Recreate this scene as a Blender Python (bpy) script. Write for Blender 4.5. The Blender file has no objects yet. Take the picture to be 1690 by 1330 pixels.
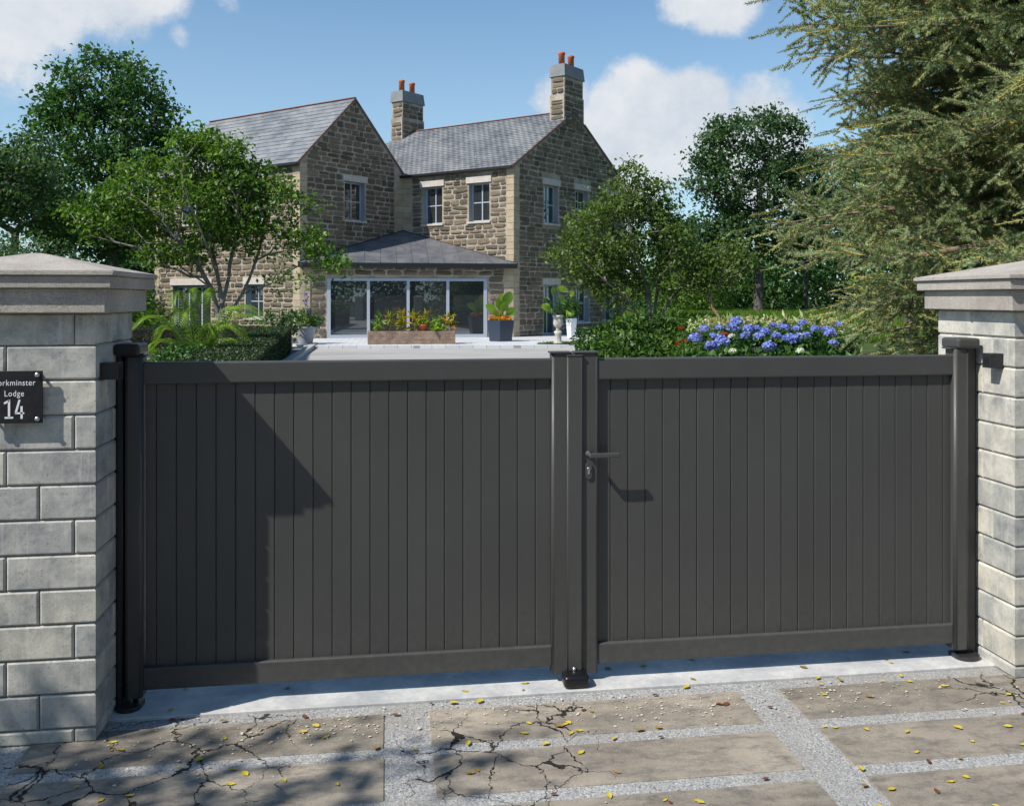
import bpy, bmesh, math, random
import numpy as np
from mathutils import Vector, Matrix
random.seed(7); rng = np.random.default_rng(7)
PI = math.pi
C = bpy.context.scene.collection
SC = bpy.context.scene

# ------------------------------------------------------------ camera
YAW = math.atan(240/1590)
cam = bpy.data.cameras.new('camera'); camo = bpy.data.objects.new('camera', cam); C.objects.link(camo)
camo.location = (0, 0, 1.85); camo.rotation_euler = (PI/2, 0, -YAW)
cam.sensor_width = 36; cam.lens = 36*1590/1690; cam.shift_x = -40/1690; cam.shift_y = -173/1690
cam.clip_end = 2000; cam.clip_start = 0.05
SC.camera = camo
# ------------------------------------------------------------ light
LDIR = Vector((2.07, 1.0, -2.54)).normalized()
sun = bpy.data.lights.new('sun', 'SUN'); suno = bpy.data.objects.new('sun', sun); C.objects.link(suno)
sun.energy = 5.0; sun.angle = math.radians(0.5); sun.color = (1.0, 0.95, 0.87)
suno.rotation_euler = LDIR.to_track_quat('-Z', 'Y').to_euler(); suno.location = (-12, -5, 20)
SC.view_settings.view_transform = 'Standard'; SC.view_settings.look = 'None'
SC.view_settings.exposure = 0.16; SC.view_settings.gamma = 1; SC.view_settings.use_curve_mapping = False
SC.render.engine = 'CYCLES'
SC.cycles.use_denoising = True
SC.cycles.max_bounces = 7; SC.cycles.diffuse_bounces = 3; SC.cycles.glossy_bounces = 3
SC.cycles.transmission_bounces = 3; SC.cycles.transparent_max_bounces = 4

def pdir(u, v):      # world direction of a point of the photographed view
    t = (u-885)/1590; c, s = math.cos(YAW), math.sin(YAW)
    return Vector((s+t*c, c-t*s, (492-v)/1590)).normalized()

# ------------------------------------------------------------ node helpers
class NT:
    def __init__(s, tree): s.t = tree; s.n = tree.nodes; s.l = tree.links
    def new(s, typ, **kw):
        n = s.n.new(typ)
        for k, v in kw.items(): setattr(n, k, v)
        return n
    def put(s, sock, v):
        if isinstance(v, bpy.types.NodeSocket): s.l.new(v, sock)
        elif v is not None: sock.default_value = v
    def math(s, op, a, b=None, c=None, clamp=False):
        n = s.new('ShaderNodeMath', operation=op, use_clamp=clamp)
        s.put(n.inputs[0], a)
        if b is not None: s.put(n.inputs[1], b)
        if c is not None: s.put(n.inputs[2], c)
        return n.outputs[0]
    def vmath(s, op, a, b=None):
        n = s.new('ShaderNodeVectorMath', operation=op)
        s.put(n.inputs[0], a)
        if b is not None: s.put(n.inputs[1], b)
        return n.outputs['Value'] if op in ('DOT_PRODUCT', 'LENGTH', 'DISTANCE') else n.outputs[0]
    def noise(s, vec, scale, detail=3, rough=.5, dist=0):
        n = s.new('ShaderNodeTexNoise'); s.put(n.inputs['Vector'], vec)
        n.inputs['Scale'].default_value = scale; n.inputs['Detail'].default_value = detail
        n.inputs['Roughness'].default_value = rough; n.inputs['Distortion'].default_value = dist
        return n.outputs['Fac'], n.outputs['Color']
    def voro(s, vec, scale, feature='F1', rnd=1):
        n = s.new('ShaderNodeTexVoronoi', feature=feature); s.put(n.inputs['Vector'], vec)
        n.inputs['Scale'].default_value = scale; n.inputs['Randomness'].default_value = rnd
        return n
    def mapr(s, v, a, b, c=0., d=1., smooth=False):
        n = s.new('ShaderNodeMapRange'); n.clamp = True
        if smooth: n.interpolation_type = 'SMOOTHSTEP'
        s.put(n.inputs[0], v)
        for i, x in zip((1, 2, 3, 4), (a, b, c, d)): s.put(n.inputs[i], x)
        return n.outputs[0]
    def mix(s, f, a, b, blend='MIX'):
        n = s.new('ShaderNodeMix', data_type='RGBA', blend_type=blend)
        s.put(n.inputs[0], f)
        s.put(n.inputs[6], rgb(a)); s.put(n.inputs[7], rgb(b))
        return n.outputs[2]
    def ramp(s, f, pts):
        n = s.new('ShaderNodeValToRGB'); s.put(n.inputs[0], f)
        el = n.color_ramp.elements
        while len(el) < len(pts): el.new(0.5)
        for e, (p, c) in zip(el, pts): e.position = p; e.color = rgb(c)
        return n.outputs[0]
    def bump(s, h, strength=.3, dist=.01, normal=None):
        n = s.new('ShaderNodeBump'); s.put(n.inputs['Height'], h)
        n.inputs['Strength'].default_value = strength; n.inputs['Distance'].default_value = dist
        if normal is not None: s.put(n.inputs['Normal'], normal)
        return n.outputs[0]
def rgb(c):
    if isinstance(c, bpy.types.NodeSocket): return c
    if isinstance(c, (int, float)): return (c, c, c, 1)
    return (*c[:3], 1)
def newmat(name):
    m = bpy.data.materials.new(name); m.use_nodes = True
    k = NT(m.node_tree); b = m.node_tree.nodes['Principled BSDF']
    return m, k, b
def pos(k):
    g = k.new('ShaderNodeNewGeometry'); return g.outputs['Position'], g.outputs['Random Per Island']
def rnd01(k):        # random per piece, for separate objects and for joined pieces alike
    g = k.new('ShaderNodeNewGeometry'); o = k.new('ShaderNodeObjectInfo')
    return k.math('FRACT', k.math('ADD', k.math('MULTIPLY', g.outputs['Random Per Island'], 7.31), k.math('MULTIPLY', o.outputs['Random'], 5.77)))

def surf(name, ca, cb, rough=.8, scale=4, detail=4, bump=.3, bscale=60, bdist=.004, var=.0, spec=.3, metal=0., lo=.35, hi=.65, pits=0):
    m, k, b = newmat(name); P, _ = pos(k)
    f, _ = k.noise(P, scale, detail, .55)
    col = k.mix(k.mapr(f, lo, hi), ca, cb)
    f2, _ = k.noise(P, scale*9, 3, .6)
    col = k.mix(k.mapr(f2, .3, .75, 0, .35), col, k.mix(.5, ca, (0, 0, 0)))
    if var:
        r = rnd01(k)
        col = k.mix(1., col, k.ramp(r, [(0, 1-var), (1, 1+var)]), 'MULTIPLY')
    k.put(b.inputs['Base Color'], col)
    b.inputs['Roughness'].default_value = rough; b.inputs['Metallic'].default_value = metal
    b.inputs['Specular IOR Level'].default_value = spec
    if bump:
        h, _ = k.noise(P, bscale, 4, .6)
        if pits:
            v = k.voro(P, pits); h = k.math('ADD', h, k.mapr(v.outputs['Distance'], .05, .3, -1.2, 0))
        k.put(b.inputs['Normal'], k.bump(h, bump, bdist))
    return m

M = {}
# --- pillar concrete blocks
def m_block():
    m, k, b = newmat('cast_block'); P, _ = pos(k); r = rnd01(k)
    Q = k.vmath('ADD', P, k.vmath('MULTIPLY', k.new('ShaderNodeCombineXYZ').outputs[0], (1, 1, 1)))
    cx = k.new('ShaderNodeCombineXYZ'); k.put(cx.inputs[0], k.math('MULTIPLY', r, 9.)); k.put(cx.inputs[2], k.math('MULTIPLY', r, 5.))
    Q = k.vmath('ADD', P, cx.outputs[0])
    f, _ = k.noise(Q, 6.5, 7, .68, .25); g, _ = k.noise(Q, 26, 6, .75, .1)
    col = k.ramp(f, [(.28, (.20, .21, .21)), (.44, (.385, .38, .355)), (.58, (.53, .51, .455)), (.76, (.66, .64, .58))])
    col = k.mix(k.mapr(g, .5, .76, 0, .6), col, (.19, .20, .205))
    mp = k.new('ShaderNodeMapping'); k.put(mp.inputs[0], Q); mp.inputs['Rotation'].default_value = (.3, .75, .2); mp.inputs['Scale'].default_value = (26, 26, 1.6)
    st, _ = k.noise(mp.outputs[0], 2.2, 4, .65)
    col = k.mix(k.mapr(st, .55, .8, 0, .5), col, (.68, .67, .63))
    v = k.voro(Q, 75); pit = k.mapr(v.outputs['Distance'], .06, .2)
    col = k.mix(k.math('MULTIPLY', k.math('SUBTRACT', 1, pit), k.mapr(g, .45, .6)), col, (.07, .07, .065))
    col = k.mix(1., col, k.ramp(r, [(0, (.82, .85, .88)), (.5, (1, 1, 1)), (1, (1.1, 1.08, 1.02))]), 'MULTIPLY')
    k.put(b.inputs['Base Color'], col); b.inputs['Roughness'].default_value = .82; b.inputs['Specular IOR Level'].default_value = .25
    h = k.math('ADD', k.math('MULTIPLY', g, .6), k.math('MULTIPLY', pit, .5)); h2, _ = k.noise(Q, 190, 3, .6)
    h = k.math('ADD', h, k.math('MULTIPLY', h2, .35))
    k.put(b.inputs['Normal'], k.bump(h, .55, .004))
    return m
M['block'] = m_block()
M['mortar'] = surf('pillar_joint', (.13, .125, .11), (.24, .23, .2), scale=20, bump=.4, rough=.95)
M['coping'] = surf('cast_coping_stone', (.40, .355, .31), (.52, .475, .42), scale=5, bump=.9, bscale=260, bdist=.004, rough=.95, pits=150, var=.05, spec=.15)
def speck(m, amt, sc, dark=.35):
    k = NT(m.node_tree); b = m.node_tree.nodes['Principled BSDF']; lk = b.inputs['Base Color'].links[0].from_socket; P, _ = pos(k)
    f, _ = k.noise(P, sc, 3, .8); g, _ = k.noise(P, sc*.25, 4, .7)
    col = k.mix(k.mapr(f, .52, .68, 0, amt), lk, (dark, dark*.93, dark*.85)); col = k.mix(k.mapr(f, .46, .34, 0, amt*.8), col, (.72, .69, .64)); col = k.mix(k.mapr(g, .5, .75, 0, amt*.5), col, (dark, dark*.95, dark*.9))
    k.put(b.inputs['Base Color'], col)
speck(M['coping'], .75, 260, .24)
M['threshold'] = surf('threshold_concrete', (.40, .41, .42), (.64, .63, .60), scale=4, bump=.3, bscale=90, rough=.75, detail=7)

# --- powder coated metal
def m_powder(name, c, rough=.42):
    m, k, b = newmat(name); P, _ = pos(k)
    f, _ = k.noise(P, 1.5, 4, .6); g, _ = k.noise(P, 12, 4, .6)
    sz = k.new('ShaderNodeSeparateXYZ'); k.put(sz.inputs[0], P); g6, _ = k.noise(P, 30, 5, .7)
    dust = k.math('MULTIPLY', k.mapr(sz.outputs[2], .05, .5, .26, .02), k.mapr(g6, .4, .75))
    bc = k.mix(1., k.mix(k.mapr(f, .3, .7), c, tuple(x*1.16 for x in c)), k.ramp(rnd01(k), [(0, .93), (1, 1.06)]), 'MULTIPLY')
    k.put(b.inputs['Base Color'], k.mix(dust, bc, (.16, .15, .135)))
    k.put(b.inputs['Roughness'], k.mapr(g, .3, .7, rough-.04, rough+.08)); b.inputs['Specular IOR Level'].default_value = .45
    h, _ = k.noise(P, 900, 2, .5); k.put(b.inputs['Normal'], k.bump(h, .12, .0006))
    return m
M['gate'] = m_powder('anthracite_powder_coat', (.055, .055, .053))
M['gatedark'] = m_powder('black_and_shaded_coat', (.018, .019, .021), .38)  # black of feet and sensors; also carries the shade of one hinge post
def flat(name, c, rough=.5, metal=0, spec=.5, **kw):
    m, k, b = newmat(name); P, _ = pos(k); f, _ = k.noise(P, 25, 3, .6)
    k.put(b.inputs['Base Color'], k.mix(f, c, tuple(x*.85 for x in c)))
    b.inputs['Roughness'].default_value = rough; b.inputs['Metallic'].default_value = metal; b.inputs['Specular IOR Level'].default_value = spec
    return m
M['plastic'] = flat('black_moulded_plastic', (.010, .010, .011), .3)
M['steel'] = flat('brushed_steel', (.55, .56, .57), .35, .9)
M['slatesign'] = surf('sign_slate', (.012, .013, .015), (.02, .021, .023), scale=30, bump=.15, bscale=300, rough=.45)
M['white'] = flat('white_lettering', (.82, .84, .86), .6)
M['frame'] = flat('painted_grey_frame', (.42, .46, .52), .45)
M['reveal'] = flat('painted_reveal', (.30, .34, .38), .6)

# --- street paving with cracks shared between slabs and strips
def cracks(k, P):
    _, nc = k.noise(P, 3.2, 5, .6)
    off = k.vmath('MULTIPLY', k.vmath('SUBTRACT', nc, (.5, .5, .5)), (.32, .32, 0))
    Q = k.vmath('MULTIPLY', k.vmath('ADD', P, off), (1.25, 1, 0))
    v = k.voro(Q, 3.6, 'DISTANCE_TO_EDGE').outputs['Distance']
    _, nc2 = k.noise(P, 14, 4, .65)
    Q2 = k.vmath('ADD', Q, k.vmath('MULTIPLY', k.vmath('SUBTRACT', nc2, (.5, .5, .5)), (.07, .07, 0)))
    v2 = k.voro(Q2, 3.6, 'DISTANCE_TO_EDGE').outputs['Distance']
    n3, _ = k.noise(P, 7, 3, .6)
    tot = None
    for x, y, r in ((-1.05, 3.95, .75), (.42, 3.85, .52), (2.8, 4.15, .30), (3.0, 3.6, .35), (-.65, 4.25, .35), (-1.9, 3.3, .9), (.7, 4.2, .25)):
        d = k.vmath('DISTANCE', k.vmath('MULTIPLY', P, (1, 1, 0)), (x, y, 0))
        e = k.mapr(d, r*.45, r, 1, 0)
        tot = e if tot is None else k.math('MAXIMUM', tot, e)
    w = k.math('MULTIPLY', tot, k.mapr(n3, .35, .72, .006, .032))
    line = k.math('SUBTRACT', 1, k.math('DIVIDE', v2, k.math('MAXIMUM', w, .0001)), clamp=True)
    line = k.mapr(line, 0, .4)
    return k.math('MULTIPLY', line, k.mapr(tot, .02, .1)), n3
def m_slab():
    m, k, b = newmat('weathered_slab'); P, _ = pos(k); r = rnd01(k)
    cx = k.new('ShaderNodeCombineXYZ'); k.put(cx.inputs[0], k.math('MULTIPLY', r, 9.))
    Q = k.vmath('ADD', k.vmath('MULTIPLY', P, (1, 2.1, 1)), cx.outputs[0])
    f, _ = k.noise(Q, 1.7, 6, .62); g, _ = k.noise(Q, 6.5, 7, .72); h, _ = k.noise(P, 45, 4, .7)
    col = k.ramp(f, [(.3, (.20, .172, .14)), (.5, (.30, .262, .21)), (.7, (.385, .335, .27))])
    col = k.mix(k.mapr(g, .47, .66, 0, .85), col, (.125, .118, .105))
    col = k.mix(k.mapr(h, .5, .8, 0, .4), col, (.43, .40, .36))
    h3, _ = k.noise(P, 160, 2, .7); col = k.mix(k.mapr(h3, .5, .9, 0, .6), col, (.12, .11, .1))
    g4, _ = k.noise(P, 3.1, 8, .75, .8); col = k.mix(k.mapr(g4, .52, .66, 0, .6), col, (.16, .15, .135))
    v5 = k.voro(P, 60); col = k.mix(k.math('MULTIPLY', k.mapr(v5.outputs['Distance'], .1, .2, 1, 0), k.mapr(g4, .45, .6)), col, (.07, .065, .06))
    col = k.mix(1., col, k.ramp(r, [(0, .88), (1, 1.1)]), 'MULTIPLY')
    ck, _ = cracks(k, P); col = k.mix(ck, col, (.025, .022, .018))
    k.put(b.inputs['Base Color'], col); b.inputs['Roughness'].default_value = .85; b.inputs['Specular IOR Level'].default_value = .25
    hh = k.math('SUBTRACT', k.math('ADD', k.math('MULTIPLY', h, .5), k.math('MULTIPLY', h3, .4)), k.math('MULTIPLY', ck, 2.5))
    k.put(b.inputs['Normal'], k.bump(hh, .9, .006))
    return m
def m_agg():
    m, k, b = newmat('exposed_aggregate'); P, _ = pos(k)
    v = k.voro(P, 150); v2 = k.voro(P, 170)
    sep = k.new('ShaderNodeSeparateColor'); k.put(sep.inputs[0], v.outputs['Color'])
    sp2 = k.new('ShaderNodeSeparateColor'); k.put(sp2.inputs[0], v2.outputs['Color'])
    col = k.ramp(sep.outputs[0], [(0, (.21, .215, .215)), (.25, (.30, .30, .295)), (.6, (.36, .357, .35)), (.85, (.43, .425, .41)), (1, (.54, .53, .51))])
    col = k.mix(k.mapr(sp2.outputs[1], .86, .9, 0, .7), col, (.11, .11, .11))
    f, _ = k.noise(P, 2.2, 5, .6); col = k.mix(k.mapr(f, .5, .75, 0, .3), col, (.2, .19, .18))
    f3, _ = k.noise(P, 1.1, 3, .6)
    col = k.mix(k.math('MULTIPLY', k.mapr(f3, .5, .6), .35), col, (.28, .26, .23))
    ck, _ = cracks(k, P); col = k.mix(ck, col, (.03, .026, .02))
    k.put(b.inputs['Base Color'], col); b.inputs['Roughness'].default_value = .8
    hh = k.math('SUBTRACT', k.mapr(v.outputs['Distance'], 0, .6, .5, 0), k.math('MULTIPLY', ck, 1.5))
    k.put(b.inputs['Normal'], k.bump(hh, .7, .004))
    return m
M['slab'] = m_slab(); M['agg'] = m_agg()
def m_drive():
    m, k, b = newmat('drive_concrete'); P, _ = pos(k)
    Q = k.vmath('MULTIPLY', P, (.5, 1, 1)); f, _ = k.noise(Q, .6, 6, .65); g, _ = k.noise(P, 8, 6, .7)
    col = k.ramp(f, [(.3, (.31, .30, .285)), (.5, (.38, .365, .345)), (.7, (.44, .425, .40))]); col = k.mix(k.mapr(g, .5, .8, 0, .35), col, (.28, .27, .26))
    k.put(b.inputs['Base Color'], col); b.inputs['Roughness'].default_value = .8; k.put(b.inputs['Normal'], k.bump(g, .3, .01))
    return m
M['drive'] = m_drive()
def m_terr():
    m, k, b = newmat('terrace_paving'); P, _ = pos(k)
    t = k.new('ShaderNodeTexBrick'); k.put(t.inputs['Vector'], P); t.inputs['Scale'].default_value = 1
    t.inputs['Color1'].default_value = (.5, .51, .52, 1); t.inputs['Color2'].default_value = (.6, .61, .62, 1); t.inputs['Mortar'].default_value = (.28, .28, .28, 1)
    t.inputs['Brick Width'].default_value = .5; t.inputs['Row Height'].default_value = .35; t.inputs['Mortar Size'].default_value = .012
    k.put(b.inputs['Base Color'], t.outputs[0]); b.inputs['Roughness'].default_value = .8
    return m
M['terrace'] = m_terr()
M['kerb'] = surf('kerb_concrete', (.36, .36, .35), (.52, .51, .48), scale=3, rough=.85)
M['darkwall'] = surf('grey_render', (.13, .14, .15), (.2, .21, .22), scale=3, rough=.9)
M['soil'] = surf('garden_soil', (.03, .024, .018), (.06, .048, .034), scale=5, rough=1, bump=.8, bscale=25, bdist=.03)
M['lawn'] = surf('lawn_earth', (.035, .06, .012), (.07, .11, .02), scale=1.2, rough=1, bump=.6, bscale=20, bdist=.03)

# --- house masonry
def m_rubble():
    m, k, b = newmat('dark_rubble_stone'); P, _ = pos(k); r = rnd01(k)
    f, _ = k.noise(P, 3.2, 6, .7); g, _ = k.noise(P, 16, 5, .7)
    col = k.ramp(r, [(0, (.085, .075, .057)), (.3, (.125, .106, .076)), (.55, (.17, .14, .098)), (.75, (.20, .145, .105)), (1, (.245, .20, .14))])
    col = k.mix(k.mapr(f, .4, .7, 0, .55), col, (.14, .125, .09))
    col = k.mix(k.mapr(g, .52, .75, 0, .55), col, (.36, .31, .23))
    k.put(b.inputs['Base Color'], col); b.inputs['Roughness'].default_value = .95; b.inputs['Specular IOR Level'].default_value = .15
    h = k.math('ADD', f, k.math('MULTIPLY', g, .6)); k.put(b.inputs['Normal'], k.bump(h, .9, .05))
    return m
M['rubble'] = m_rubble()
M['housemortar'] = surf('lime_mortar', (.30, .255, .20), (.52, .45, .37), scale=1.6, rough=.95, bump=.7, bscale=14, bdist=.04, detail=6)
M['quoin'] = surf('sandstone_quoin', (.42, .34, .225), (.52, .43, .31), scale=3, rough=.9, var=.09, bump=.5, bscale=18, bdist=.02)
M['lintel'] = surf('pale_lintel_stone', (.52, .46, .41), (.62, .57, .52), scale=4, rough=.85, bump=.3, bscale=30)
M['cap'] = surf('chimney_cap_render', (.22, .23, .235), (.28, .285, .29), scale=2, rough=.85)
M['pot'] = flat('terracotta_pot', (.52, .13, .045), .75)
def m_slate():
    m, k, b = newmat('roof_slate_stone'); P, _ = pos(k); r = rnd01(k)
    mp = k.new('ShaderNodeMapping'); k.put(mp.inputs[0], P); mp.inputs['Rotation'].default_value = (0, 0, .75); mp.inputs['Scale'].default_value = (1, .35, 1)
    f, _ = k.noise(mp.outputs[0], .9, 6, .65); g, _ = k.noise(P, 9, 5, .7)
    col = k.mix(r, (.12, .132, .148), (.20, .21, .225))
    col = k.mix(k.mapr(f, .42, .62, 0, .75), col, (.29, .295, .30))
    col = k.mix(k.mapr(g, .5, .8, 0, .5), col, (.075, .08, .09))
    k.put(b.inputs['Base Color'], col); b.inputs['Roughness'].default_value = .55; b.inputs['Specular IOR Level'].default_value = .4
    k.put(b.inputs['Normal'], k.bump(g, .3, .02)); return m
M['slate'] = m_slate()
M['ridge'] = surf('red_ridge_tile', (.20, .095, .075), (.27, .13, .10), scale=6, rough=.85)
def m_lead():
    m, k, b = newmat('lead_sheet'); P, _ = pos(k)
    f, _ = k.noise(P, 1.1, 5, .6, 1.2); g, _ = k.noise(P, 7, 5, .65)
    col = k.mix(k.mapr(f, .35, .65), (.095, .10, .115), (.19, .19, .2)); col = k.mix(k.mapr(g, .5, .8, 0, .3), col, (.07, .075, .09))
    k.put(b.inputs['Base Color'], col); b.inputs['Roughness'].default_value = .5; b.inputs['Metallic'].default_value = .15; return m
M['lead'] = m_lead()
M['black'] = flat('black_gutter', (.012, .012, .014), .45)
def m_glass():
    m, k, b = newmat('dark_window_glass'); P, _ = pos(k)
    b.inputs['Base Color'].default_value = (.17, .19, .205, 1); b.inputs['Metallic'].default_value = .85; b.inputs['Roughness'].default_value = .015
    f, _ = k.noise(P, .5, 2, .5); k.put(b.inputs['Normal'], k.bump(f, .04, .02)); return m
M['glass'] = m_glass()
M['bark'] = surf('grey_bark', (.15, .13, .11), (.28, .26, .23), scale=7, rough=.95, bump=.9, bscale=25, bdist=.02)
M['barkdark'] = surf('dark_bark', (.07, .062, .055), (.15, .135, .12), scale=5, rough=.95, bump=.9, bscale=15, bdist=.03)
M['barkred'] = surf('pinkish_bark', (.33, .19, .12), (.45, .3, .2), scale=9, rough=.9)
M['barkspruce'] = surf('spruce_branch_bark', (.20, .135, .095), (.32, .24, .18), scale=12, rough=.9, bump=.6, bscale=60)

def leafmat(name, ca, cb, cc=None, trans=.35, rough=.45, spec=.35):
    m, k, b = newmat(name); g = k.new('ShaderNodeNewGeometry'); r = g.outputs['Random Per Island']
    P = g.outputs['Position']; f, _ = k.noise(P, 1.1, 3, .6)
    t = k.math('ADD', k.math('MULTIPLY', r, .65), k.mapr(f, .3, .7, 0, .35))
    pts = [(0, ca), (.6, cb)] + ([(1, cc)] if cc else [])
    col = k.ramp(t, pts)
    k.put(b.inputs['Base Color'], col); b.inputs['Roughness'].default_value = rough; b.inputs['Specular IOR Level'].default_value = spec
    tr = k.new('ShaderNodeBsdfTranslucent'); k.put(tr.inputs[0], k.mix(1., col, (1.5, 1.6, .7), 'MULTIPLY'))
    mx = k.new('ShaderNodeMixShader'); mx.inputs[0].default_value = trans
    out = m.node_tree.nodes['Material Output']
    k.l.new(b.outputs[0], mx.inputs[1]); k.l.new(tr.outputs[0], mx.inputs[2]); k.l.new(mx.outputs[0], out.inputs[0])
    return m
M['leaf_fresh'] = leafmat('fresh_green_leaf', (.045, .095, .012), (.105, .20, .026), (.21, .33, .05))
M['leaf_olive'] = leafmat('olive_green_leaf', (.05, .09, .018), (.115, .18, .038), (.24, .31, .08))
M['leaf_dark'] = leafmat('dark_green_leaf', (.022, .062, .018), (.056, .135, .034), (.13, .24, .058))
M['leaf_blue'] = leafmat('deep_green_leaf', (.026, .066, .026), (.066, .13, .048), (.145, .22, .08))
M['leaf_hedge'] = leafmat('box_hedge_leaf', (.014, .032, .010), (.035, .065, .018), (.07, .11, .03), .15)
M['leaf_gloss'] = leafmat('glossy_laurel_leaf', (.02, .055, .01), (.05, .11, .016), (.15, .26, .03), .3, .42, .3)
M['leaf_lime'] = leafmat('lime_green_leaf', (.09, .18, .018), (.19, .31, .03), (.28, .40, .05), .35)
M['leaf_hyd'] = leafmat('hydrangea_leaf', (.03, .08, .015), (.06, .14, .03), (.12, .22, .06), .3)
M['grass'] = leafmat('meadow_grass', (.06, .12, .012), (.12, .22, .02), (.2, .3, .035), .4)
M['pale'] = leafmat('pale_foliage', (.25, .32, .12), (.42, .48, .22), (.55, .58, .35), .3)
M['hblue'] = leafmat('blue_petal', (.15, .20, .60), (.26, .32, .76), (.45, .49, .85), .25, .7, .2)
M['hwhite'] = leafmat('white_petal', (.55, .6, .5), (.75, .78, .7), (.85, .86, .8), .25, .7, .2)
M['pink'] = leafmat('pink_petal', (.55, .25, .25), (.7, .4, .35), (.75, .6, .5), .25, .7, .2)
M['red'] = leafmat('red_petal', (.3, .02, .01), (.45, .04, .015), (.5, .07, .02), .2, .6, .2)
M['orange'] = leafmat('orange_petal', (.6, .09, .01), (.75, .25, .015), (.8, .45, .02), .2, .6, .2)
M['purple'] = leafmat('purple_petal', (.07, .03, .32), (.12, .05, .45), (.2, .1, .55), .2, .6, .2)
M['croton'] = leafmat('croton_leaf', (.10, .15, .01), (.40, .34, .03), (.45, .08, .03), .35)
M['needle'] = leafmat('spruce_needle', (.09, .145, .065), (.24, .32, .14), (.52, .57, .30), .2, .5, .3)
M['twig'] = surf('golden_spruce_twig', (.48, .28, .05), (.68, .46, .10), scale=14, rough=.8, bump=0)
M['brick'] = surf('planter_brick', (.25, .17, .12), (.38, .27, .20), scale=5, rough=.9, var=.15, bump=.4, bscale=40)
M['ribpot'] = flat('grey_glazed_pot', (.36, .37, .40), .4)
M['navy'] = flat('navy_planter', (.035, .05, .085), .35)
M['whitepot'] = flat('white_planter', (.78, .80, .84), .4)
M['urn'] = surf('weathered_urn_stone', (.42, .37, .30), (.72, .69, .63), scale=6, rough=.85, bump=.5, bscale=60)
M['yleaf'] = flat('yellow_dry_leaf', (.55, .43, .04), .6); M['bleaf'] = flat('brown_dry_leaf', (.17, .055, .022), .6); M['oleaf'] = flat('ochre_dry_leaf', (.33, .20, .035), .6)
M['gleaf'] = flat('grey_green_dry_leaf', (.12, .12, .03), .6)
M['debris'] = flat('fallen_petals', (.62, .57, .45), .8)

# ------------------------------------------------------------ object helpers
def link(o, parent=None):
    C.objects.link(o)
    if parent is not None: o.parent = parent
    return o
def tag(o, label=None, cat=None, group=None, kind=None):
    if label: o['label'] = label
    if cat: o['category'] = cat
    if group: o['group'] = group
    if kind: o['kind'] = kind
    return o
def empty(name, loc=(0, 0, 0), rz=0, label=None, cat=None, group=None):
    o = bpy.data.objects.new(name, None); C.objects.link(o); o.location = loc; o.rotation_euler = (0, 0, rz)
    o.empty_display_size = .2
    return tag(o, label, cat, group)
def meshobj(name, V, Fc, m, parent=None, smooth=False, loc=None):
    me = bpy.data.meshes.new(name); me.from_pydata([tuple(v) for v in V], [], [tuple(f) for f in Fc])
    if m: me.materials.append(m)
    if smooth:
        for p in me.polygons: p.use_smooth = True
    me.update(); o = bpy.data.objects.new(name, me)
    if loc is not None: o.location = loc
    return link(o, parent)
def npmesh(name, V, Fc, m, parent=None, smooth=False):
    """V (n,3); Fc (m,k) one polygon size"""
    V = np.asarray(V, np.float32); Fc = np.asarray(Fc, np.int32); n, kk = Fc.shape
    me = bpy.data.meshes.new(name); me.vertices.add(len(V)); me.vertices.foreach_set('co', V.ravel())
    me.loops.add(n*kk); me.loops.foreach_set('vertex_index', Fc.ravel())
    me.polygons.add(n); me.polygons.foreach_set('loop_start', np.arange(0, n*kk, kk, dtype=np.int32))
    if smooth: me.polygons.foreach_set('use_smooth', np.ones(n, bool))
    me.update(calc_edges=True); me.validate()
    me.materials.append(m); o = bpy.data.objects.new(name, me)
    return link(o, parent)
def bmobj(name, bm, m, parent=None, smooth=False, matrix=None):
    me = bpy.data.meshes.new(name); bm.to_mesh(me); bm.free(); me.materials.append(m)
    if smooth:
        for p in me.polygons: p.use_smooth = True
    o = bpy.data.objects.new(name, me); link(o, parent)
    if matrix is not None: o.matrix_local = matrix
    return o
def addbox(bm, x0, x1, y0, y1, z0, z1, bev=0, seg=2):
    vs = [bm.verts.new(p) for p in ((x0, y0, z0), (x1, y0, z0), (x1, y1, z0), (x0, y1, z0), (x0, y0, z1), (x1, y0, z1), (x1, y1, z1), (x0, y1, z1))]
    fs = [bm.faces.new([vs[i] for i in f]) for f in ((0, 3, 2, 1), (4, 5, 6, 7), (0, 1, 5, 4), (1, 2, 6, 5), (2, 3, 7, 6), (3, 0, 4, 7))]
    if bev:
        es = list({e for f in fs for e in f.edges})
        bmesh.ops.bevel(bm, geom=es, offset=bev, segments=seg, affect='EDGES', profile=.5)
def box(name, x0, x1, y0, y1, z0, z1, m, parent=None, bev=0, seg=2, smooth=False):
    bm = bmesh.new(); addbox(bm, x0, x1, y0, y1, z0, z1, bev, seg); return bmobj(name, bm, m, parent, smooth)
def lathe(name, prof, m, parent=None, n=28, loc=(0, 0, 0), flute=0, fr=(0, 0)):
    V = []; Fc = []
    for (r, z) in prof:
        for i in range(n):
            rr = r
            if flute and fr[0] < z < fr[1]: rr = r*(1-.05*(i % 2)*1)
            a = 2*PI*i/n; V.append((rr*math.cos(a), rr*math.sin(a), z))
    for j in range(len(prof)-1):
        for i in range(n):
            Fc.append((j*n+i, j*n+(i+1) % n, (j+1)*n+(i+1) % n, (j+1)*n+i))
    Fc.append(tuple(range(n))[::-1]); Fc.append(tuple((len(prof)-1)*n+i for i in range(n)))
    o = meshobj(name, V, Fc, m, parent, True, loc)
    return o
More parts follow.
